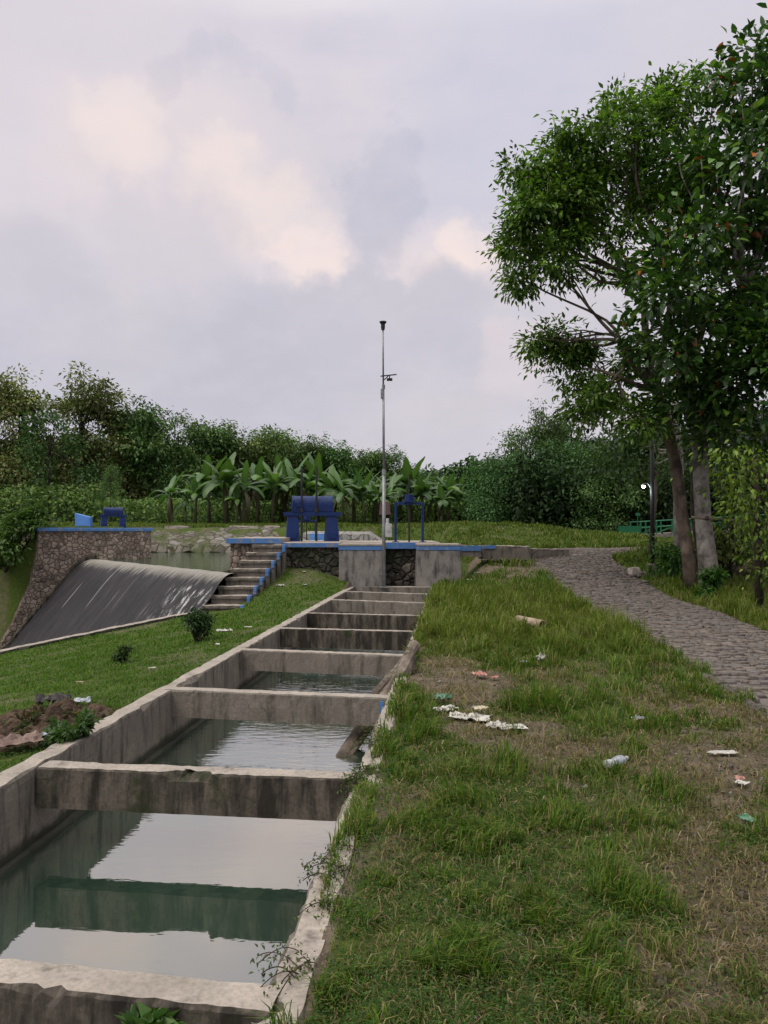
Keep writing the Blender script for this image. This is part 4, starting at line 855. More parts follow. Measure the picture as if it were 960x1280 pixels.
slim_tree('dark understorey tree filling the gap under the glossy crown', [(935, 700), (934, 640), (930, 580), (928, 540)], .1, [(900, 560, 34), (950, 560, 40), (985, 600, 40), (930, 610, 26), (980, 540, 50), (965, 660, 22)], 25, 'bark_dark', 460, .22, .1, DK, [.4, .3, .3], 10)
def shrub(label, px, py, hpx, wpx, n, L, cols, seed, d_=None, name='shrub', K=700, mat='leaf', cat='shrub'):
    g_ = gpt(px, py) if d_ is None else np.array([*at(px, py, d_)[:2], tz(*at(px, py, d_)[:2])]); r = thing(name, label, cat, g_); k = g_[1] / F; rr_ = random.Random(seed); m = MB(); bl_ = []
    for i in range(n):
        h_ = rr_.uniform(.3, .85); c = g_ + np.array([rr_.uniform(-.35, .35) * wpx * k, rr_.uniform(-.3, .3) * wpx * k, h_ * hpx * k]); bl_.append((c, rr_.uniform(.17, .27) * min(wpx, hpx) * k)); limb(m, g_ + np.array([0, 0, -.05]), c, .014, .005, .1, 5, 5)
    m.build('stem', M['bark_dark'], r, True); crown_mesh('foliage', bl_, K / max(.35, L / .1), L, L * .5, cols, [1 / len(cols)] * len(cols), M[mat], r, .2, .7, .16 * hpx * k); return r
BR = [(.045, .12, .02), (.06, .145, .025), (.03, .085, .018)]
shrub('bright leafy bush at the foot of the slim pale trunk beside the lamp post', 842, 728, 66, 44, 9, .14, BR, 1, K=900)
shrub('small bright green bush at the foot of the thick pale trunk', 886, 752, 40, 34, 6, .13, BR, 2, K=900)
shrub('small dark round bush on the lawn below the steps', 250, 803, 40, 32, 12, .06, [(.022, .05, .014), (.03, .065, .018)], 3, K=1500)
shrub('spindly weed tuft standing on the left lawn', 155, 830, 26, 16, 5, .05, [(.04, .07, .02)], 4, K=900)
for i, (px, py, h_, w_, d_, lab) in enumerate([(905, 712, 60, 60, 22, 'dark low undergrowth bush right of the thick pale trunk'), (958, 715, 80, 70, 21, 'dark undergrowth bush behind the edge sapling'), (985, 740, 90, 80, 17, 'tall leafy undergrowth bush cut by the right picture edge')]):
    shrub(lab, px, py, h_, w_, 10, .16, DK if i != 2 else [(.05, .09, .02), (.08, .12, .025)], 20 + i, d_, K=800)
shrub('weedy fern growing from the nearest broken strut', 190, 1274, 26, 50, 4, .07, [(.05, .11, .03), (.07, .13, .035)], 31, 2.62, 'weed', 1100, 'leaf', 'weed').location.z = -.10
def trailing_weed(label, yl0, ln_, seed, k=420):
    c0 = ch(-.57, yl0, .0); r = thing('weed', label, 'weed', c0); rr_ = np.random.default_rng(seed); m = MB(); Ps = []
    for q in range(7):
        y0 = yl0 + rr_.normal() * ln_ * .5; x0 = -.58 + rr_.uniform(-.04, .08); p = ch(x0, y0, .01); pts = [c0 + np.array([.03, 0, -.02]), p]; d_ = np.array([-rr_.uniform(.3, 1) , rr_.normal() * .5, .55])
        for s_ in range(7): p = p + d_ * .022; d_ = d_ + np.array([-.02, rr_.normal() * .12, -.2]); pts.append(p)
        m.tube(pts, .0022, 4); Ps += pts
    m.build('stem', M['bark_dark'], r); Ps = np.array(Ps); P = Ps[rr_.integers(0, len(Ps), k)] + rr_.normal(size=(k, 3)) * [.02, .03, .014] - np.array(c0); sz = rr_.uniform(.012, .03, k)
    V, T = small_leaf_arrays(P, rdir(k), rdir(k) * .7 + [0, 0, 1], sz, sz * .42); tri_mesh('foliage', V, T, M['grass'], r, np.repeat(palette(k, [(.05, .085, .025), (.075, .12, .03), (.10, .09, .045), (.035, .055, .02)], [.3, .3, .2, .2]), 4, 0))
trailing_weed('trailing dark weed over the wall edge between the broken strut and the mossy one', 3.55, .5, 1)
trailing_weed('weed clump where the mossy strut meets the right wall', 4.95, .35, 2, 600)
trailing_weed('weed clump at the right end of the broken strut', 2.78, .12, 3, 200)
trailing_weed('weedy fringe on the wall just beyond the mossy strut', 5.9, .4, 4)
for i, (px, py, h_, w_, d_, lab) in enumerate([(8, 740, 64, 60, 29.4, 'dense green bush on the bank left of the stone abutment'), (34, 722, 50, 44, 29.8, 'bright bush against the left slope of the stone abutment'), (-14, 700, 60, 60, 31, 'bank bush cut by the left picture edge above the gorge'), (18, 690, 26, 60, 32.5, 'low bright bush on top of the left bank')]):
    shrub(lab, px, py, h_, w_, 14, .2, [(.035, .08, .016), (.055, .115, .02), (.075, .13, .025)], 60 + i, d_, K=900)

# ------------------------------------------------------------------ the woods beyond
def far_tree(name, label, blobs_, trunk_h, tr, K, L, cols, wts, bark='bark_dark', group=None, droop=.3, cl=.8, ob=None):
    r = thing(name, label, 'tree', (0, 0, 0), group); m = MB(); m.tube([(0, 0, -.5), (.1, 0, trunk_h * .5), (0, 0, trunk_h)], [tr, tr * .8, tr * .6], 8, jit=.1)
    for c, q in blobs_:
        limb(m, (0, 0, trunk_h * RNG.uniform(.6, 1)), c, tr * .35, tr * .1, .1, 5, 5)
    m.build('trunk', M[bark], r, True); crown_mesh('crown', blobs_, K, L, L * .5, cols, wts, M['leaf_far'], r, droop, .6, cl, False, .2, .5); return r
def rblobs(h, w, low, n, seed, rmin=.14, rmax=.24, peak=.5):
    rr_ = random.Random(seed); o = []
    while len(o) < n:
        zf = rr_.uniform(low, .9); wf = math.sin(math.pi * min(1, max(0.08, (zf - low * .6) / (1 - low * .6))) ** peak * .9 + .12) * .5
        o.append(((rr_.uniform(-wf, wf) * w, rr_.uniform(-wf, wf) * w * .7, zf * h), rr_.uniform(rmin, rmax) * min(w, h)))
    return o
OLV = [(.14, .175, .07), (.11, .15, .058), (.19, .20, .095), (.22, .19, .115)]
MID = [(.09, .165, .06), (.068, .135, .05), (.125, .20, .065), (.155, .22, .075)]
DRK = [(.02, .042, .017), (.032, .06, .022), (.014, .03, .013)]
DRK2 = [(.065, .125, .05), (.09, .16, .058), (.044, .09, .036)]
protos = {}
protos['teak'] = far_tree('teak_tree', 'x', rblobs(14, 9.5, .1, 34, 1, .11, .17), 9, .22, 210, .36, OLV, [.4, .3, .2, .1])
protos['round'] = far_tree('round_tree', 'x', rblobs(10, 8, .1, 26, 2, .12, .2), 6, .2, 230, .32, MID, [.35, .3, .2, .15])
protos['open'] = far_tree('open_tree', 'x', rblobs(12, 7, .25, 22, 3, .1, .16), 9, .16, 200, .34, MID, [.3, .4, .2, .1])
protos['dark'] = far_tree('dark_tree', 'x', rblobs(11, 8, .05, 28, 4, .13, .21), 6, .2, 230, .34, DRK, [.4, .4, .2])
protos['bushy'] = far_tree('bushy_tree', 'x', rblobs(6, 6.5, .12, 22, 5, .15, .22, .7), 3, .12, 420, .24, DRK2, [.4, .35, .25])
bb = []
for k in range(26):
    a_ = random.uniform(0, 6.28); l_ = random.uniform(.6, 1); top_ = (math.cos(a_) * 3.2 * l_, math.sin(a_) * 2.2 * l_, 11.5 * (1 - .35 * (1 - l_)) * random.uniform(.75, 1.0))
    for f in (.45, .65, .85, 1.0): bb.append(((top_[0] * f * f, top_[1] * f * f, top_[2] * (f if f < 1 else .96)), .62))
protos['bamboo'] = far_tree('bamboo_clump', 'x', bb, 5, .1, 130, .34, [(.07, .115, .036), (.10, .145, .046), (.045, .085, .028)], [.4, .3, .3], 'bark_brown', None, .5, .9)
HT = {'teak': 14.6, 'round': 10.3, 'open': 12.4, 'dark': 11.5, 'bushy': 6.1, 'bamboo': 11.8}
used = set()
def place_far(kind, px, top_py, d_, label, wx_=1.0, rz=None, group=None):
    X = at(px, 650, d_)[0]; z0 = tz(X, d_); zt = at(px, top_py, d_)[2]; s_ = (zt - z0) / HT[kind]; rz = random.uniform(0, 6.28) if rz is None else rz
    if kind not in used: used.add(kind); r = protos[kind]; r.location = (X, d_, z0); r.rotation_euler.z = rz; r.scale = (s_ * wx_, s_ * wx_, s_); r['label'] = label; r['group'] = group or 'trees of the wood beyond the weir'
    else: r = dup(protos[kind], (X, d_, z0), rz, (s_ * wx_, s_ * wx_, s_), label, group or 'trees of the wood beyond the weir')
    return r
for a_ in [('teak', 30, 446, 66, 'tallest olive tree at the left edge of the wood', 1.15), ('teak', 100, 448, 68, 'broad brownish olive tree second from the left edge', 1.1), ('teak', -25, 470, 64, 'olive tree cut by the left picture edge'),
           ('open', 62, 500, 60, 'pale feathery olive tree standing before the tallest tree', 1.0), ('teak', 150, 498, 72, 'olive tree stepping down right of the tall left group', 1.1), ('round', 182, 498, 70, 'round crowned tree behind the far gate hoist'), ('open', 222, 502, 70, 'open topped tree right of the far gate hoist', 1.1),
           ('round', 262, 522, 74, 'round tree behind the leftmost banana plants', 1.1), ('bamboo', 305, 528, 76, 'bamboo clump above the left banana plants'), ('round', 338, 528, 78, 'tree behind the large blue hoist, left of its spindles', 1.1), ('bamboo', 372, 536, 74, 'arching bamboo clump above the large blue hoist'),
           ('round', 408, 550, 76, 'tree behind the large blue hoist, right of its spindles', 1.2), ('bamboo', 445, 560, 78, 'pale bamboo clump left of the tall pole', 1.1), ('round', 476, 556, 78, 'tree directly behind the tall pole', 1.1), ('round', 508, 580, 80, 'low tree between the tall pole and the gate frame', 1.3), ('round', 548, 592, 82, 'low tree right of the slim gate frame', 1.4),
           ('open', 138, 572, 54, 'young bright tree rising right behind the far gate hoist', .5),
           ('bushy', 608, 574, 56, 'low bushy tree at the left end of the right hand wood', .8), ('bushy', 645, 566, 50, 'rounded bushy tree on the berm with a bare trunk', 1.0), ('open', 640, 524, 60, 'dark open crowned tree standing above the rounded bushy tree', 1.0), ('bamboo', 688, 500, 62, 'pale bamboo tip standing above the right hand wood', .7),
           ('bushy', 695, 548, 50, 'bushy dark tree right of the rounded one on the berm', 1.0), ('dark', 722, 535, 58, 'dark tree behind the path bend', 1.1), ('dark', 765, 540, 56, 'dark tree left of the lit lamp', 1.1), ('dark', 812, 520, 56, 'dark tree behind the black lamp post', 1.1), ('dark', 862, 520, 55, 'dark tree behind the footbridge', 1.1), ('dark', 915, 500, 55, 'dark tree over the right end of the footbridge', 1.2), ('dark', 970, 500, 54, 'dark tree beyond the right picture edge', 1.2),
           ('bushy', 750, 590, 47, 'dark thicket tree at the end of the berm', 1.1), ('bushy', 572, 610, 60, 'low dark tree at the right end of the banana plants', .9)]:
    place_far(*a_)
# a closed mass of wood further back
def leafmass(name, label, x0, x1, y0, y1, hfun, n, L, cols, cat='woods'):
    x = RNG.uniform(x0, x1, n); y = RNG.uniform(y0, y1, n); z = terrain(x, y, False) + RNG.random(n) ** .8 * hfun(x) * (.65 + .5 * fbm(x * .35, y * .35 + 3, 3)); P = np.stack([x, y, z], 1)
    V, T = small_leaf_arrays(P, rdir(n) + [0, 0, -.2], rdir(n) * .6 + [0, -.3, 1], RNG.uniform(.7, 1.3, n) * L, RNG.uniform(.4, .65, n) * L); tn = .6 + .8 * fbm(x * .5, z * .6 + y, 3)
    return tag(tri_mesh(name, V, T, M['leaf_far'], None, np.repeat(palette(n, cols, [1 / len(cols)] * len(cols)) * tn[:, None], 4, 0)), label, cat, kind='stuff')
leafmass('woods', 'distant dark mass of wood closing the view behind the banana plants', -62, 62, 84, 92, lambda x: np.where(x < 0, 8 - x * .08, 6.5 + .12 * x), 60000, .75, DRK2 + DRK)
leafmass('undergrowth', 'low dark undergrowth along the foot of the far trees', -50, 30, 57, 66, lambda x: np.where(np.abs(x + 6) > 16, 3.2, 2.0), 45000, .34, DRK2 + MID)
leafmass('thicket', 'dark thicket under the trees beyond the path and footbridge', 8, 40, 46, 53, lambda x: np.full_like(x, 5.0), 42000, .36, DRK)
# ------------------------------------------------------------------ banana plants
M['banana'] = leafmat('banana leaves', .42, .35, .45)
def banana(seed, h):
    rr_ = random.Random(seed); r = thing('banana_plant', 'x', 'banana plant'); m = MB(); lean = rr_.uniform(-.25, .25); tp = [(0, 0, -.3), (lean * .3, 0, h * .3), (lean, 0, h * .58)]; m.tube(tp, [.16, .13, .08], 8); m.build('stem', M['bst'], r, True)
    V = []; T = []; C = []; n_l = rr_.randint(10, 14); top = np.array(tp[-1])
    for k in range(n_l):
        az_ = k * 2.4 + rr_.uniform(-.4, .4); el = rr_.uniform(.25, 1.35) if k else 1.5; L = h * rr_.uniform(.42, .62); Wd = rr_.uniform(.55, .85); ns = 9; dead = rr_.random() < .10
        p = top.copy(); base = len(V); tone = rr_.uniform(.7, 1.35); hd = np.array([math.cos(az_), math.sin(az_), 0]); sd_ = np.array([-math.sin(az_), math.cos(az_), 0]); e_ = el if not dead else -.6
        c = (np.array(rr_.choice([(.058, .12, .034), (.08, .15, .04), (.042, .09, .028)])) if not dead else np.array([.06, .047, .026])) * tone; Wd *= .45 if dead else 1
        for i in range(ns + 1):
            t_ = i / ns; w = Wd * .5 * (math.sin(math.pi * min(1, .12 + t_ * .86)) ** .6) * (0.12 if t_ < .12 else 1); dr = hd * math.cos(e_) + np.array([0, 0, math.sin(e_)]); up_ = np.cross(sd_, dr) * -1
            rag = rr_.uniform(.75, 1.05); V += [p + sd_ * w * rag - np.array([0, 0, w * .35]), p, p - sd_ * w * rr_.uniform(.75, 1.05) - np.array([0, 0, w * .35])]; C += [c, c * 1.25, c * .92]
            p = p + dr * L / ns; e_ -= rr_.uniform(.08, .3) * (1.1 if el < 1.2 else .45)
            if i:
                for s_ in (0, 1):
                    A, B = base + (i - 1) * 3 + s_, base + i * 3 + s_; T += [(A, A + 1, B + 1), (A, B + 1, B)]
    tri_mesh('leaves', np.array(V), np.array(T), M['banana'], r, np.array(C)); return r
t = NT('banana stem'); p = t.pos((1, 1, .4), True); M['bst'] = t.done(t.bsdf(t.ramp(t.noise(p, 5), [(.35, (.05, .06, .03)), (.6, (.10, .08, .05))]), .7))
bp = [banana(100 + k, h) for k, h in enumerate((4.6, 5.4, 3.6, 5.0))]; bh = [4.6 * 1.02, 5.4 * 1.02, 3.6 * 1.02, 5.0 * 1.02]; bfirst = [True] * 4
BN = [(212, 590, 52, 'lone bright banana plant left of the banana row'), (244, 594, 54, 'short banana plant second from the left in the row'), (262, 572, 56, 'tall banana plant left of the pond steps'), (283, 566, 54, 'tall banana plant with upright leaf above the abutment corner'), (305, 574, 53, 'banana plant standing above the top of the steps'),
      (322, 568, 57, 'banana plant half hidden left of the large hoist'), (340, 576, 55, 'banana plant just left of the large hoist'), (352, 572, 58, 'pale banana plant behind the left pedestal of the large hoist'), (366, 566, 56, 'banana plant behind the left spindle of the large hoist'), (384, 578, 55, 'banana plant behind the hood of the large hoist'), (398, 570, 58, 'tall banana plant behind the right spindle of the large hoist'),
      (415, 582, 55, 'banana plant over the right end of the large hoist'), (428, 588, 53, 'bright banana plant just right of the large hoist'), (443, 580, 56, 'banana plant midway between the large hoist and the pole'), (456, 590, 54, 'short banana plant left of the pole'), (468, 584, 57, 'banana plant touching the pole on its left'), (486, 592, 54, 'banana plant touching the pole on its right'), (500, 580, 58, 'slim banana plant over the left post of the gate frame'),
      (514, 574, 56, 'dark tall banana plant over the spindle of the gate frame'), (530, 590, 55, 'banana plant over the right post of the gate frame'), (545, 596, 58, 'banana plant right of the gate frame'), (560, 588, 56, 'leaning banana plant above the flared pier'), (574, 596, 59, 'last banana plant at the right end of the row'), (552, 606, 54, 'low banana plant above the flared pier'), (232, 612, 53, 'low banana plant beside the lone bright one'), (296, 606, 53, 'low banana plant above the stone facing'), (476, 604, 53, 'low ragged banana plant at the foot of the row behind the pole')]
for i, (px, py, d_, lab) in enumerate(BN):
    k = (i * 7 + 1) % 4; X = at(px, 650, d_)[0]; z0 = tz(X, d_); s_ = (at(px, py, d_)[2] - z0) / bh[k]; grp = 'banana plants along the far bank'
    if bfirst[k]: bfirst[k] = False; r = bp[k]; r.location = (X, d_, z0); r.scale = (s_,) * 3; r.rotation_euler.z = random.uniform(0, 6.28); r['label'] = lab; r['group'] = grp
    else: dup(bp[k], (X, d_, z0), random.uniform(0, 6.28), s_, lab, grp)

# ------------------------------------------------------------------ lamp post, bridge, rail, hut
M['bulb'] = bpy.data.materials.new('lit lamp'); M['bulb'].use_nodes = True; nt = M['bulb'].node_tree; nt.nodes.clear(); e_ = nt.nodes.new('ShaderNodeEmission'); o_ = nt.nodes.new('ShaderNodeOutputMaterial'); e_.inputs[0].default_value = (.92, 1, .97, 1); e_.inputs[1].default_value = 28; nt.links.new(e_.outputs[0], o_.inputs[0])
g_ = gpt(816, 716); lp = thing('lamp_post', 'black lamp post with small lit lamp on a curved arm at the path bend', 'lamp post', g_); dl = g_[1]; k = dl / F
m = MB(); m.tube([(0, 0, -.2), (0, 0, 3.9)], .062, 10); m.build('post', M['black'], lp, True, local=True)
m = MB(); m.box((0, 0, .1), (.30, .30, .32), 0, 0, (.85, .85)); m.build('footing', M['conc_side'], lp, bevel=.02, local=True)
zl = at(806, 607, dl)[2] - g_[2]
m = MB(); m.tube([(-.04, 0, zl - .12), (-.06, 0, zl - .02), (-.11, 0, zl + .05), (-.18, 0, zl + .06), (-.235, 0, zl + .035)], .012, 6); arm = m.build('arm', M['galv'], lp, True, local=True)
m = MB(); m.tube([(-.235, 0, zl + .05), (-.24, 0, zl + .02), (-.245, 0, zl - .005)], [.022, .055, .07], 10); m.build('shade', M['galv'], arm, local=True)
m = MB(); m.ball((-.246, -.01, zl - .02), .052, 12); m.build('bulb', M['bulb'], arm, True, local=True)
pl = bpy.data.lights.new('lamp_light', 'POINT'); plo = link(bpy.data.objects.new('lamp_light', pl)); pl.energy = 9; pl.color = (.9, 1, .95); pl.shadow_soft_size = .06; plo.location = (g_[0] - .25, dl - .02, g_[2] + zl - .13)
# footbridge
bd = 41.0; zb0 = at(800, 669, bd)[2]; x0 = at(800, 669, bd)[0]
br = thing('footbridge', 'green railed footbridge with pale deck seen between the trunks', 'footbridge', (x0 + 3, bd, zb0 - 1))
m = MB(); m.hexa([(x0, bd, zb0 - .22), (x0 + 8, bd + .6, zb0 + .22), (x0 + 8, bd + 2.4, zb0 + .22), (x0, bd + 1.8, zb0 - .22)], [(x0, bd, zb0 + .03), (x0 + 8, bd + .6, zb0 + .47), (x0 + 8, bd + 2.4, zb0 + .47), (x0, bd + 1.8, zb0 + .03)]); m.build('deck', M['pier'], br)
m = MB(); m.box((x0 + .2, bd + .9, zb0 - .75), (.7, 2.2, 1.3)); m.build('bearing_block', M['pier'], br, bevel=.03)
for yo, nm in ((0.05, 'near'), (1.75, 'far')):
    m = MB(); L = 8.0
    for i in range(10):
        f = i / 9; xx = x0 + .05 + L * f * .98; zb = zb0 + .03 + .44 * f; yy = bd + yo + .6 * f
        m.box((xx, yy, zb + .34), (.07, .07, .68))
    for h_ in (.68, .36): m.tube([(x0, bd + yo, zb0 + .03 + h_), (x0 + L, bd + yo + .6, zb0 + .47 + h_)], .03, 6)
    for i in range(9):
        f, f2 = i / 9, (i + 1) / 9; m.tube([(x0 + .05 + L * f * .98, bd + yo + .6 * f, zb0 + .03 + .44 * f + .05), (x0 + .05 + L * f2 * .98, bd + yo + .6 * f2, zb0 + .03 + .44 * f2 + .36)], .017, 5)
    m.build('railing', M['green_paint'], br)
pw = thing('green_fence_panel', 'solid green panel fence at the near end of the footbridge', 'fence', (x0 - .55, bd - .1, zb0 - .4)); zc = at(786, 671, bd)[2]; zt = at(786, 657.5, bd)[2]
m = MB(); m.box((x0 - .58, bd - .1, (zc + zt) / 2), (1.12, .05, zt - zc)); m.build('sheet', M['green_paint'], pw)
for xx in (x0 - 1.16, x0 - .58, x0 + .0): m = MB(); m.box((xx, bd - .06, (zc + zt) / 2 - .15), (.05, .05, zt - zc + .36)); m.build('fence_post', M['green_paint'], pw)
sg = thing('green_sign', 'small blank green sign on a thin post above the footbridge end', 'sign', (x0 - .02, bd + .3, zb0)); zs = at(800, 643, bd)[2]
m = MB(); m.tube([(x0 - .02, bd + .3, zb0 - .5), (x0 - .02, bd + .3, zs + .1)], .025, 6); m.build('post', M['green_paint'], sg); m = MB(); m.box((x0 - .02, bd + .26, zs), (.24, .03, .16)); m.build('board', M['green_paint'], sg, bevel=.005)
# wooden rail lashed across the trunks
dr_ = tB.location.y - .36
rl = thing('wooden_rail', 'weathered wooden rail lashed across the thick pale trunk', 'rail', at(864, 647, dr_)); m = MB(); m.tube([at(864, 646.5, dr_ + .1), at(885, 648, dr_ - .03), at(908, 650, dr_ - .05), at(936, 652.5, dr_)], [.036, .04, .036, .03], 8, jit=.15); m.build('pole', M['wood'], rl, True)
m = MB()
c_ = at(884, 648, dr_ - .03)
for q in (-.012, .012): m.tube([(c_[0] + q + .05 * 0, c_[1] + .055 * math.cos(a), c_[2] + .055 * math.sin(a)) for a in np.linspace(0, 6.28, 13)], .008, 5, cap=False)
m.build('lashing', M['bark_dark'], rl)
ps = thing('wooden_stake', 'short dark stake under the right half of the wooden rail', 'stake', gpt(911, 712)); m = MB(); q = np.array(ps.location); m.tube([q + [0, 0, -.1], q + [.02, 0, .6], q + [.06, -.02, 1.25]], [.05, .045, .035], 7, jit=.15); m.build('stake_body', M['wood'], ps, True)
# stones at the bend
def boulder(label, px, py, size, mat, name='stone', seed=0, cat='stone', sink=.25):
    g_ = gpt(px, py); m = MB(); rr_ = random.Random(seed); n = 12; h = 8; vs = []; r = thing(name, label, cat, g_)
    for i in range(h + 1):
        p_ = math.pi * i / h
        for k_ in range(n):
            a = 2 * math.pi * k_ / n; v = Vector((math.sin(p_) * math.cos(a), math.sin(p_) * math.sin(a), math.cos(p_))); q = 1 + .45 * mnoise.noise(v * 1.4 + Vector((seed, 0, 0))) + .15 * mnoise.noise(v * 4 + Vector((0, seed, 0)))
            v = Vector((max(-.8, min(.8, v.x * q)), max(-.8, min(.8, v.y * q)), max(-.7, min(.75, v.z * q)))); vs.append((v.x * size[0], v.y * size[1], v.z * size[2] + size[2] * (1 - sink)))
    m.add(vs, [(i * n + k_, (i + 1) * n + k_, (i + 1) * n + (k_ + 1) % n, i * n + (k_ + 1) % n) for i in range(h) for k_ in range(n)]); m.build(name + '_body' if name != 'stone' else 'rock', mat, r, local=True); return r
boulder('squarish pale stone block at the path bend left of the lamp post', 793, 720, (.20, .18, .16), M['conc'], 'stone', 3)
boulder('dark low stone just right of the squarish pale block', 803, 722, (.16, .15, .11), M['conc_side'], 'stone', 5)
m = MB(); p0, p1 = gpt(803, 729), gpt(850, 736); stk = thing('dry_stick', 'pale dry stick lying along the path edge below the lamp post', 'stick', p0); m.tube([p0 + [0, 0, .05], (p0 + p1) / 2 + [0, .1, .08], p1 + [0, 0, .03]], [.03, .035, .02], 7, jit=.2); m.build('branch', M['wood'], stk, True)
# hut roof behind the pole
hz_ = at(481, 655, 50); ht = thing('hut', 'maroon roofed hut glimpsed behind the pole among banana stems', 'hut', (hz_[0], 50, tz(hz_[0], 50))); zt = at(481, 627, 50)[2]; z0 = tz(hz_[0], 50); zm = at(481, 643, 50)[2]
M['roof'] = simple('maroon roofing', (.035, .014, .018), (.06, .026, .03), 7, .8, .4)
m = MB(); m.box((hz_[0], 50.6, (z0 + zm) / 2), (.6, .9, zm - z0)); m.build('wall', M['bark_dark'], ht); m = MB(); m.hexa([(hz_[0] - .38, 49.9, zm - .02), (hz_[0] + .38, 49.9, zm - .02), (hz_[0] + .38, 51.3, zm - .02), (hz_[0] - .38, 51.3, zm - .02)], [(hz_[0] - .3, 50.5, zt), (hz_[0] + .3, 50.5, zt), (hz_[0] + .3, 50.7, zt), (hz_[0] - .3, 50.7, zt)]); m.build('roof', M['roof'], ht)
# ------------------------------------------------------------------ logs in the channel
def log(label, p0, p1, r0, r1):
    r = thing('log', label, 'log', p0, 'logs leaning across the channel'); m = MB(); n = 9; p0 = np.array(p0, float); p1 = np.array(p1, float)
    m.tube([p0 + (p1 - p0) * i / (n - 1) + np.array([0, 0, .035 * math.sin(math.pi * i / (n - 1) * 2)]) + RNG.normal(size=3) * .006 for i in range(n)], [r0 + (r1 - r0) * i / (n - 1) for i in range(n)], 9, jit=.22); m.build('log_body', M['wood'], r, False); return r
log('thick weathered log with its foot in the water under the pale strut', (-.56, 7.02, -.78), (.31, 8.75, .16), .075, .085)
log('thinner log lying behind the thick one against the right wall', (-.26, 7.9, -.34), (.40, 9.62, .17), .055, .065)
# ------------------------------------------------------------------ heap and litter
def crumple(label, px, py, w, h, mat, seed, name='plastic_scrap', cat='scrap', amp=.35, lift=.02, rz=None, group=None, sheet='wrapper', n=9, dz=0):
    g_ = gpt(px, py) if not isinstance(px, tuple) else np.array(px); r = thing(name, label, cat, g_ + np.array([0, 0, dz]), group); rr_ = random.Random(seed); a = rr_.uniform(0, 3.14) if rz is None else rz; V = []
    for i in range(n):
        for j in range(n):
            u, v = i / (n - 1) - .5, j / (n - 1) - .5; ed = 1 - .35 * abs(mnoise.noise(Vector((math.atan2(v, u) * 1.3, seed, 0)))); q = mnoise.noise(Vector((u * 4 + seed, v * 4, 1))) + .5 * mnoise.noise(Vector((u * 9, v * 9 + seed, 2)))
            x_, y_ = u * w * ed, v * h * ed; V.append((x_ * math.cos(a) - y_ * math.sin(a), x_ * math.sin(a) + y_ * math.cos(a), lift + max(-lift * .7, q * amp * min(w, h))))
    m = MB(); F_ = [(i * n + j, (i + 1) * n + j, (i + 1) * n + j + 1, i * n + j + 1) for i in range(n - 1) for j in range(n - 1)]; F_ = [f for f in F_ if not (f[0] in (0, n - 2) and rr_.random() < .6)]
    m.add(V, F_); o = m.build(sheet, mat, r, False, local=True); s_ = o.modifiers.new('thick', 'SOLIDIFY'); s_.thickness = .0025; return r
M['paper'] = simple('dirty white plastic', (.30, .285, .265), (.55, .53, .50), 14, .6, .3)
M['grey_pl'] = simple('greyish clear plastic', (.22, .24, .28), (.42, .44, .49), 25, .25, .3, .6)
M['red'] = simple('red and white wrapper', (.32, .07, .05), (.40, .30, .27), 26, .55)
M['green_w'] = simple('green wrapper', (.01, .13, .055), (.2, .28, .22), 22, .4)
M['yellow'] = simple('yellowed plastic', (.36, .32, .2), (.46, .43, .32), 18, .5)
M['dryleaf'] = simple('dry brown leaf', (.13, .088, .075), (.22, .155, .135), 8, .75, .5)
M['blackpl'] = simple('black plastic', (.02, .018, .017), (.045, .04, .038), 8, .5)
G = 'scraps of litter lying on the grass'
crumple('largest dirty white plastic sheet half sunk in the grass by the wall', 588, 900, .36, .20, M['paper'], 1, amp=.16, lift=.03, rz=-.5, group=G, sheet='sheet', n=16)
crumple('torn white plastic strip right of the largest plastic sheet', 641, 914, .22, .13, M['paper'], 2, amp=.16, lift=.03, rz=.1, group=G, sheet='sheet', n=12)
crumple('crumpled white plastic between the largest sheet and the torn strip', 618, 910, .18, .12, M['paper'], 23, amp=.18, lift=.03, rz=.9, group=G, sheet='sheet', n=12)
crumple('white plastic scrap left of the largest plastic sheet', 557, 890, .2, .15, M['paper'], 22, amp=.2, lift=.03, rz=.5, group=G, sheet='sheet', n=12)
crumple('yellowed scrap lying on the largest plastic sheet', 601, 898, .13, .1, M['yellow'], 3, amp=.2, lift=.09, group=G)
crumple('green and white wrapper beside the upper end of the plastic sheet', 552, 880, .17, .11, M['green_w'], 4, amp=.5, lift=.07, group=G)
crumple('red and white wrapper on the bare earth right of the logs', 600, 848, .20, .12, M['red'], 5, amp=.3, lift=.05, group=G)
crumple('orange red scrap right of the red and white wrapper', 618, 851, .09, .07, M['red'], 55, amp=.3, lift=.04, group=G)
crumple('small white crumpled bag standing in grass below the clay pipe', 675, 829, .13, .12, M['paper'], 6, amp=.6, lift=.07, group=G)
crumple('flat grey plastic scrap left of the crumpled bag', 655, 831, .13, .09, M['grey_pl'], 7, amp=.2, lift=.04, group=G)
crumple('white lid flat on bare earth at the right picture edge', 927, 984, .085, .075, M['paper'], 8, amp=.08, lift=.03, group=G)
crumple('pinkish wrapper scrap above the white lid', 925, 978, .07, .06, M['red'], 88, amp=.2, lift=.03, group=G)
crumple('pale paper scrap near the right picture edge, on dirt', 903, 946, .22, .07, M['paper'], 9, amp=.2, lift=.03, rz=.1, group=G)
crumple('crumpled green wrapper among weeds near the right picture edge', 934, 1036, .10, .06, M['green_w'], 10, amp=.4, lift=.05, group=G)
crumple('white crumb of paper near the lower right corner', 777, 1268, .045, .035, M['paper'], 11, amp=.3, lift=.02, group=G)
crumple('brownish paper near the lower right corner', 795, 1266, .07, .06, M['clay'], 12, amp=.3, lift=.025, group=G)
crumple('pale scrap in grass right of the plastic sheet', 799, 903, .13, .08, M['grey_pl'], 13, amp=.3, lift=.04, group=G)
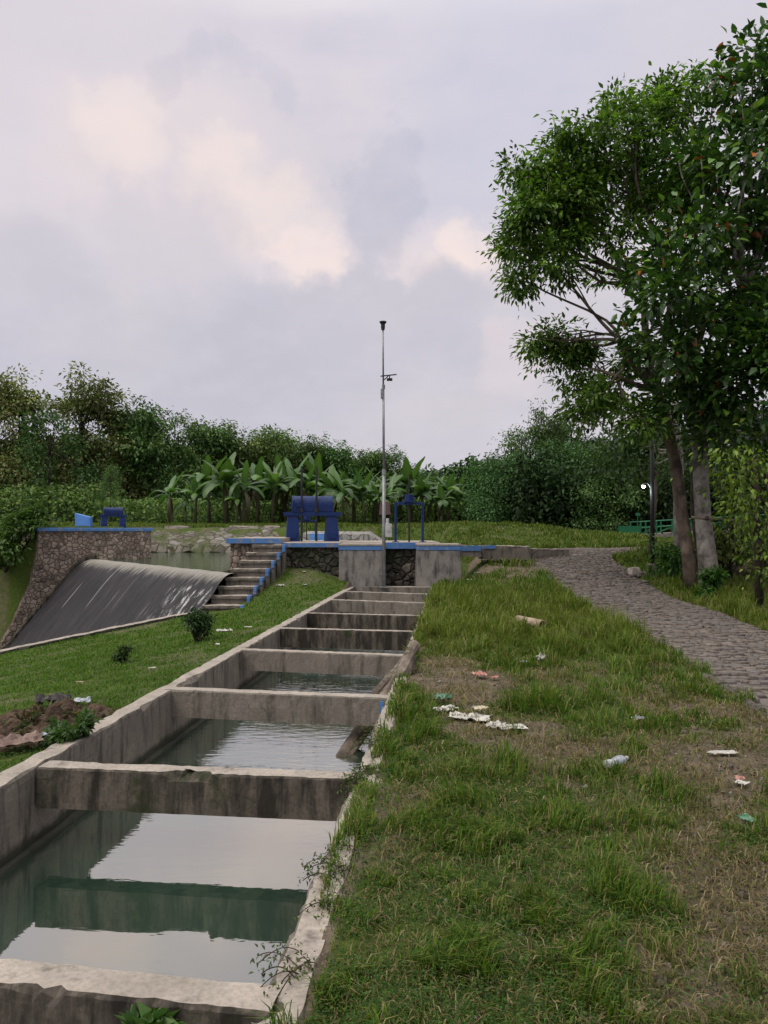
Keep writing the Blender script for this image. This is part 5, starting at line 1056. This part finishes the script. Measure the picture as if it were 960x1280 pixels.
for i, (px, py, w, lab) in enumerate([(590, 727, .32, 'white paper scrap nearest the flared pier foot'), (610, 703, .42, 'wide pale slab scrap behind the grassy mound'), (597, 722, .2, 'white paper curl just above the nearest pier scrap'), (640, 695, .3, 'white scrap where the path meets the ledge'), (625, 697, .2, 'small white scrap beside the one at the path start'), (660, 690, .25, 'farthest white scrap beside the path start')]):
    crumple(lab, px, py, w, w * .45, M['paper'], 30 + i, amp=.15, lift=.06, rz=.1, group=G)
for i, (px, py, w, mt, lab) in enumerate([(380, 716, .16, 'paper', 'white scrap high on the slope below the headworks wall'), (398, 713, .2, 'grey_pl', 'bluish scrap beside the white one high on the slope'), (350, 733, .22, 'paper', 'long white scrap midway on the slope below the wall'), (381, 732, .2, 'grey_pl', 'grey plastic scrap on the slope left of the square pier'), (282, 790, .3, 'paper', 'white plastic right of the dark round bush'), (190, 838, .1, 'paper', 'small white scrap alone on the left lawn'), (100, 856, .09, 'clay', 'small tan scrap alone on the left lawn'), (310, 786, .14, 'paper', 'white scrap by the wall top beyond the round bush'), (272, 808, .12, 'paper', 'white crumb below the dark round bush')]):
    crumple(lab, px, py, w, w * .5, M[mt], 50 + i, amp=.25, lift=.035, group=G)
# plastic bottle
g_ = gpt(770, 962); bo = thing('plastic_bottle', 'crushed clear plastic bottle lying in the grass', 'bottle', g_, None, .75); m = MB(); m.tube([(-.11, 0, .045), (-.1, 0, .045), (-.04, 0, .043), (.03, .005, .04), (.075, 0, .042), (.105, 0, .043), (.125, 0, .043)], [.028, .036, .031, .037, .035, .018, .013], 12, jit=.18); m.build('bottle_body', M['grey_pl'], bo, True, local=True)
m = MB(); m.tube([(.124, 0, .043), (.142, 0, .043)], .015, 12); m.build('cap', M['paper'], bo, local=True)
# clay pipe offcut
p0, p1 = gpt(650, 784), gpt(676, 790); pi = thing('clay_pipe', 'short dusty pipe offcut lying in the tall grass', 'pipe', (p0 + p1) / 2); ax = norm(p1 - p0); ax[2] = 0; c_ = (p0 + p1) / 2 + np.array([0, 0, .12]); L = np.linalg.norm(p1 - p0) * .62; m = MB(); n = 18; u = np.array([-ax[1], ax[0], 0]); w = np.array([0, 0, 1.]); vs = []
for r_, s_ in ((.072, -1), (.072, 1), (.058, 1), (.058, -1)):
    for k_ in range(n): a = 2 * math.pi * k_ / n; vs.append(c_ + ax * L * s_ * .95 + u * r_ * math.cos(a) + w * r_ * math.sin(a))
m.add(vs, [(r_ * n + k_, r_ * n + (k_ + 1) % n, ((r_ + 1) % 4) * n + (k_ + 1) % n, ((r_ + 1) % 4) * n + k_) for r_ in range(4) for k_ in range(n)]); m.build('pipe_body', M['clay'], pi, True)
# soil heap on the left bank beside the wall
hc = gpt(52, 912); hp_ = thing('soil_heap', 'heap of dug brown soil and roots beside the channel wall', 'soil heap', hc); V = []; n = 90
for i in range(n + 1):
    for j in range(n + 1):
        u, v = (i / n - .5) * 2, (j / n - .5) * 2; x_, y_ = u * .62, v * .78; x_ += v * .1; x_ -= max(0, (hc[0] + x_) * CA - (hc[1] + y_) * SA + 3.03) / CA
        q = max(0, 1 - math.hypot(u, v)); h_ = .15 * q ** .8 + (.09 * mnoise.noise(Vector((u * 3.2, v * 3.2, 0))) + .06 * mnoise.noise(Vector((u * 8, v * 8, 4))) + .035 * mnoise.noise(Vector((u * 21, v * 21, 8)))) * min(1, q * 3); V.append((x_, y_, h_ - .06 * (q <= 0)))
m = MB(); m.add(V, [(i * (n + 1) + j, (i + 1) * (n + 1) + j, (i + 1) * (n + 1) + j + 1, i * (n + 1) + j + 1) for i in range(n) for j in range(n)]); m.build('soil', M['soil'], hp_, False, local=True)
k = 2200; uv = RNG.normal(size=(k, 2)) * .33; P = np.stack([hc[0] + uv[:, 0] * .5 + uv[:, 1] * .1, hc[1] + uv[:, 1] * .85, hc[2] + np.clip(.13 - .2 * np.hypot(uv[:, 0], uv[:, 1]), 0, 1) + RNG.uniform(0, .05, k)], 1); sz = RNG.uniform(.03, .10, k)
V, T = small_leaf_arrays(P - np.array(hc), rdir(k) * [1, 1, .5], rdir(k) * .8 + [0, 0, 1], sz, sz * .3); tri_mesh('roots_and_leaves', V, T, M['grass'], hp_, np.repeat(palette(k, [(.10, .075, .055), (.05, .037, .027), (.17, .135, .10), (.04, .085, .018)], [.4, .3, .15, .15]), 4, 0))
shrub('low weeds growing on the near side of the soil heap', 85, 930, 34, 60, 8, .055, [(.035, .075, .018), (.05, .10, .02)], 71, name='weed', K=900, cat='weed')
crumple('big curled dry brown leaf at the left picture edge beside the wall', 22, 940, .34, .26, M['dryleaf'], 61, 'dry_leaf', 'leaf', .2, .09, .5, None, 'leaf_blade', 12)
crumple('black plastic rag crumpled on top of the soil heap', 66, 886, .32, .2, M['blackpl'], 62, 'plastic_rag', 'rag', .4, .1, .2, None, 'rag', 12)
crumple('grey plastic flap at the far end of the soil heap', 101, 884, .18, .12, M['grey_pl'], 63, 'plastic_flap', 'scrap', .3, .07, .3, None, 'flap', 8)
crumple('torn grey wrapper between the soil heap and the wall', 50, 928, .17, .07, M['grey_pl'], 64, 'wrapper', 'scrap', .3, .06, .9, None, 'foil', 8)
# kerb stones of the path
kb = thing('path_kerb', 'uneven line of dark kerb stones along the left edge of the path', 'kerb', (4, 12, 0)); m = MB(); s_ = .6; i0 = 0
lp_ = resample(PL, 700); al = np.concatenate([[0], np.cumsum(np.linalg.norm(np.diff(lp_, axis=0), axis=1))]); rr_ = random.Random(8)
while s_ < 24.5:
    L = rr_.uniform(.28, .6)
    if rr_.random() < .86:
        q0 = np.array([np.interp(s_, al, lp_[:, 0]), np.interp(s_, al, lp_[:, 1])]); q1 = np.array([np.interp(s_ + L - .03, al, lp_[:, 0]), np.interp(s_ + L - .03, al, lp_[:, 1])]); o = rr_.uniform(-.03, .02) - .10
        m.rough((q0[0] + o, q0[1], tz(*q0) + rr_.uniform(.015, .05)), (q1[0] + o, q1[1], tz(*q1) + rr_.uniform(.015, .05)), rr_.uniform(.10, .15), .2, .12, .012, .02, 0, 0, .03, side=-1)
    s_ += L
M['kerb'] = concrete('dark kerb stone', (.13, .115, .11), (.085, .075, .072), (.05, .045, .04)); m.build('kerb_stones', M['kerb'], kb)
# ------------------------------------------------------------------ view
SC.view_settings.view_transform = 'Standard'; SC.view_settings.look = 'None'; SC.view_settings.exposure = .50; SC.view_settings.gamma = 1; SC.view_settings.use_curve_mapping = False
SC.cycles.use_denoising = True; SC.cycles.max_bounces = 6; SC.cycles.transparent_max_bounces = 4; SC.cycles.sample_clamp_indirect = 4
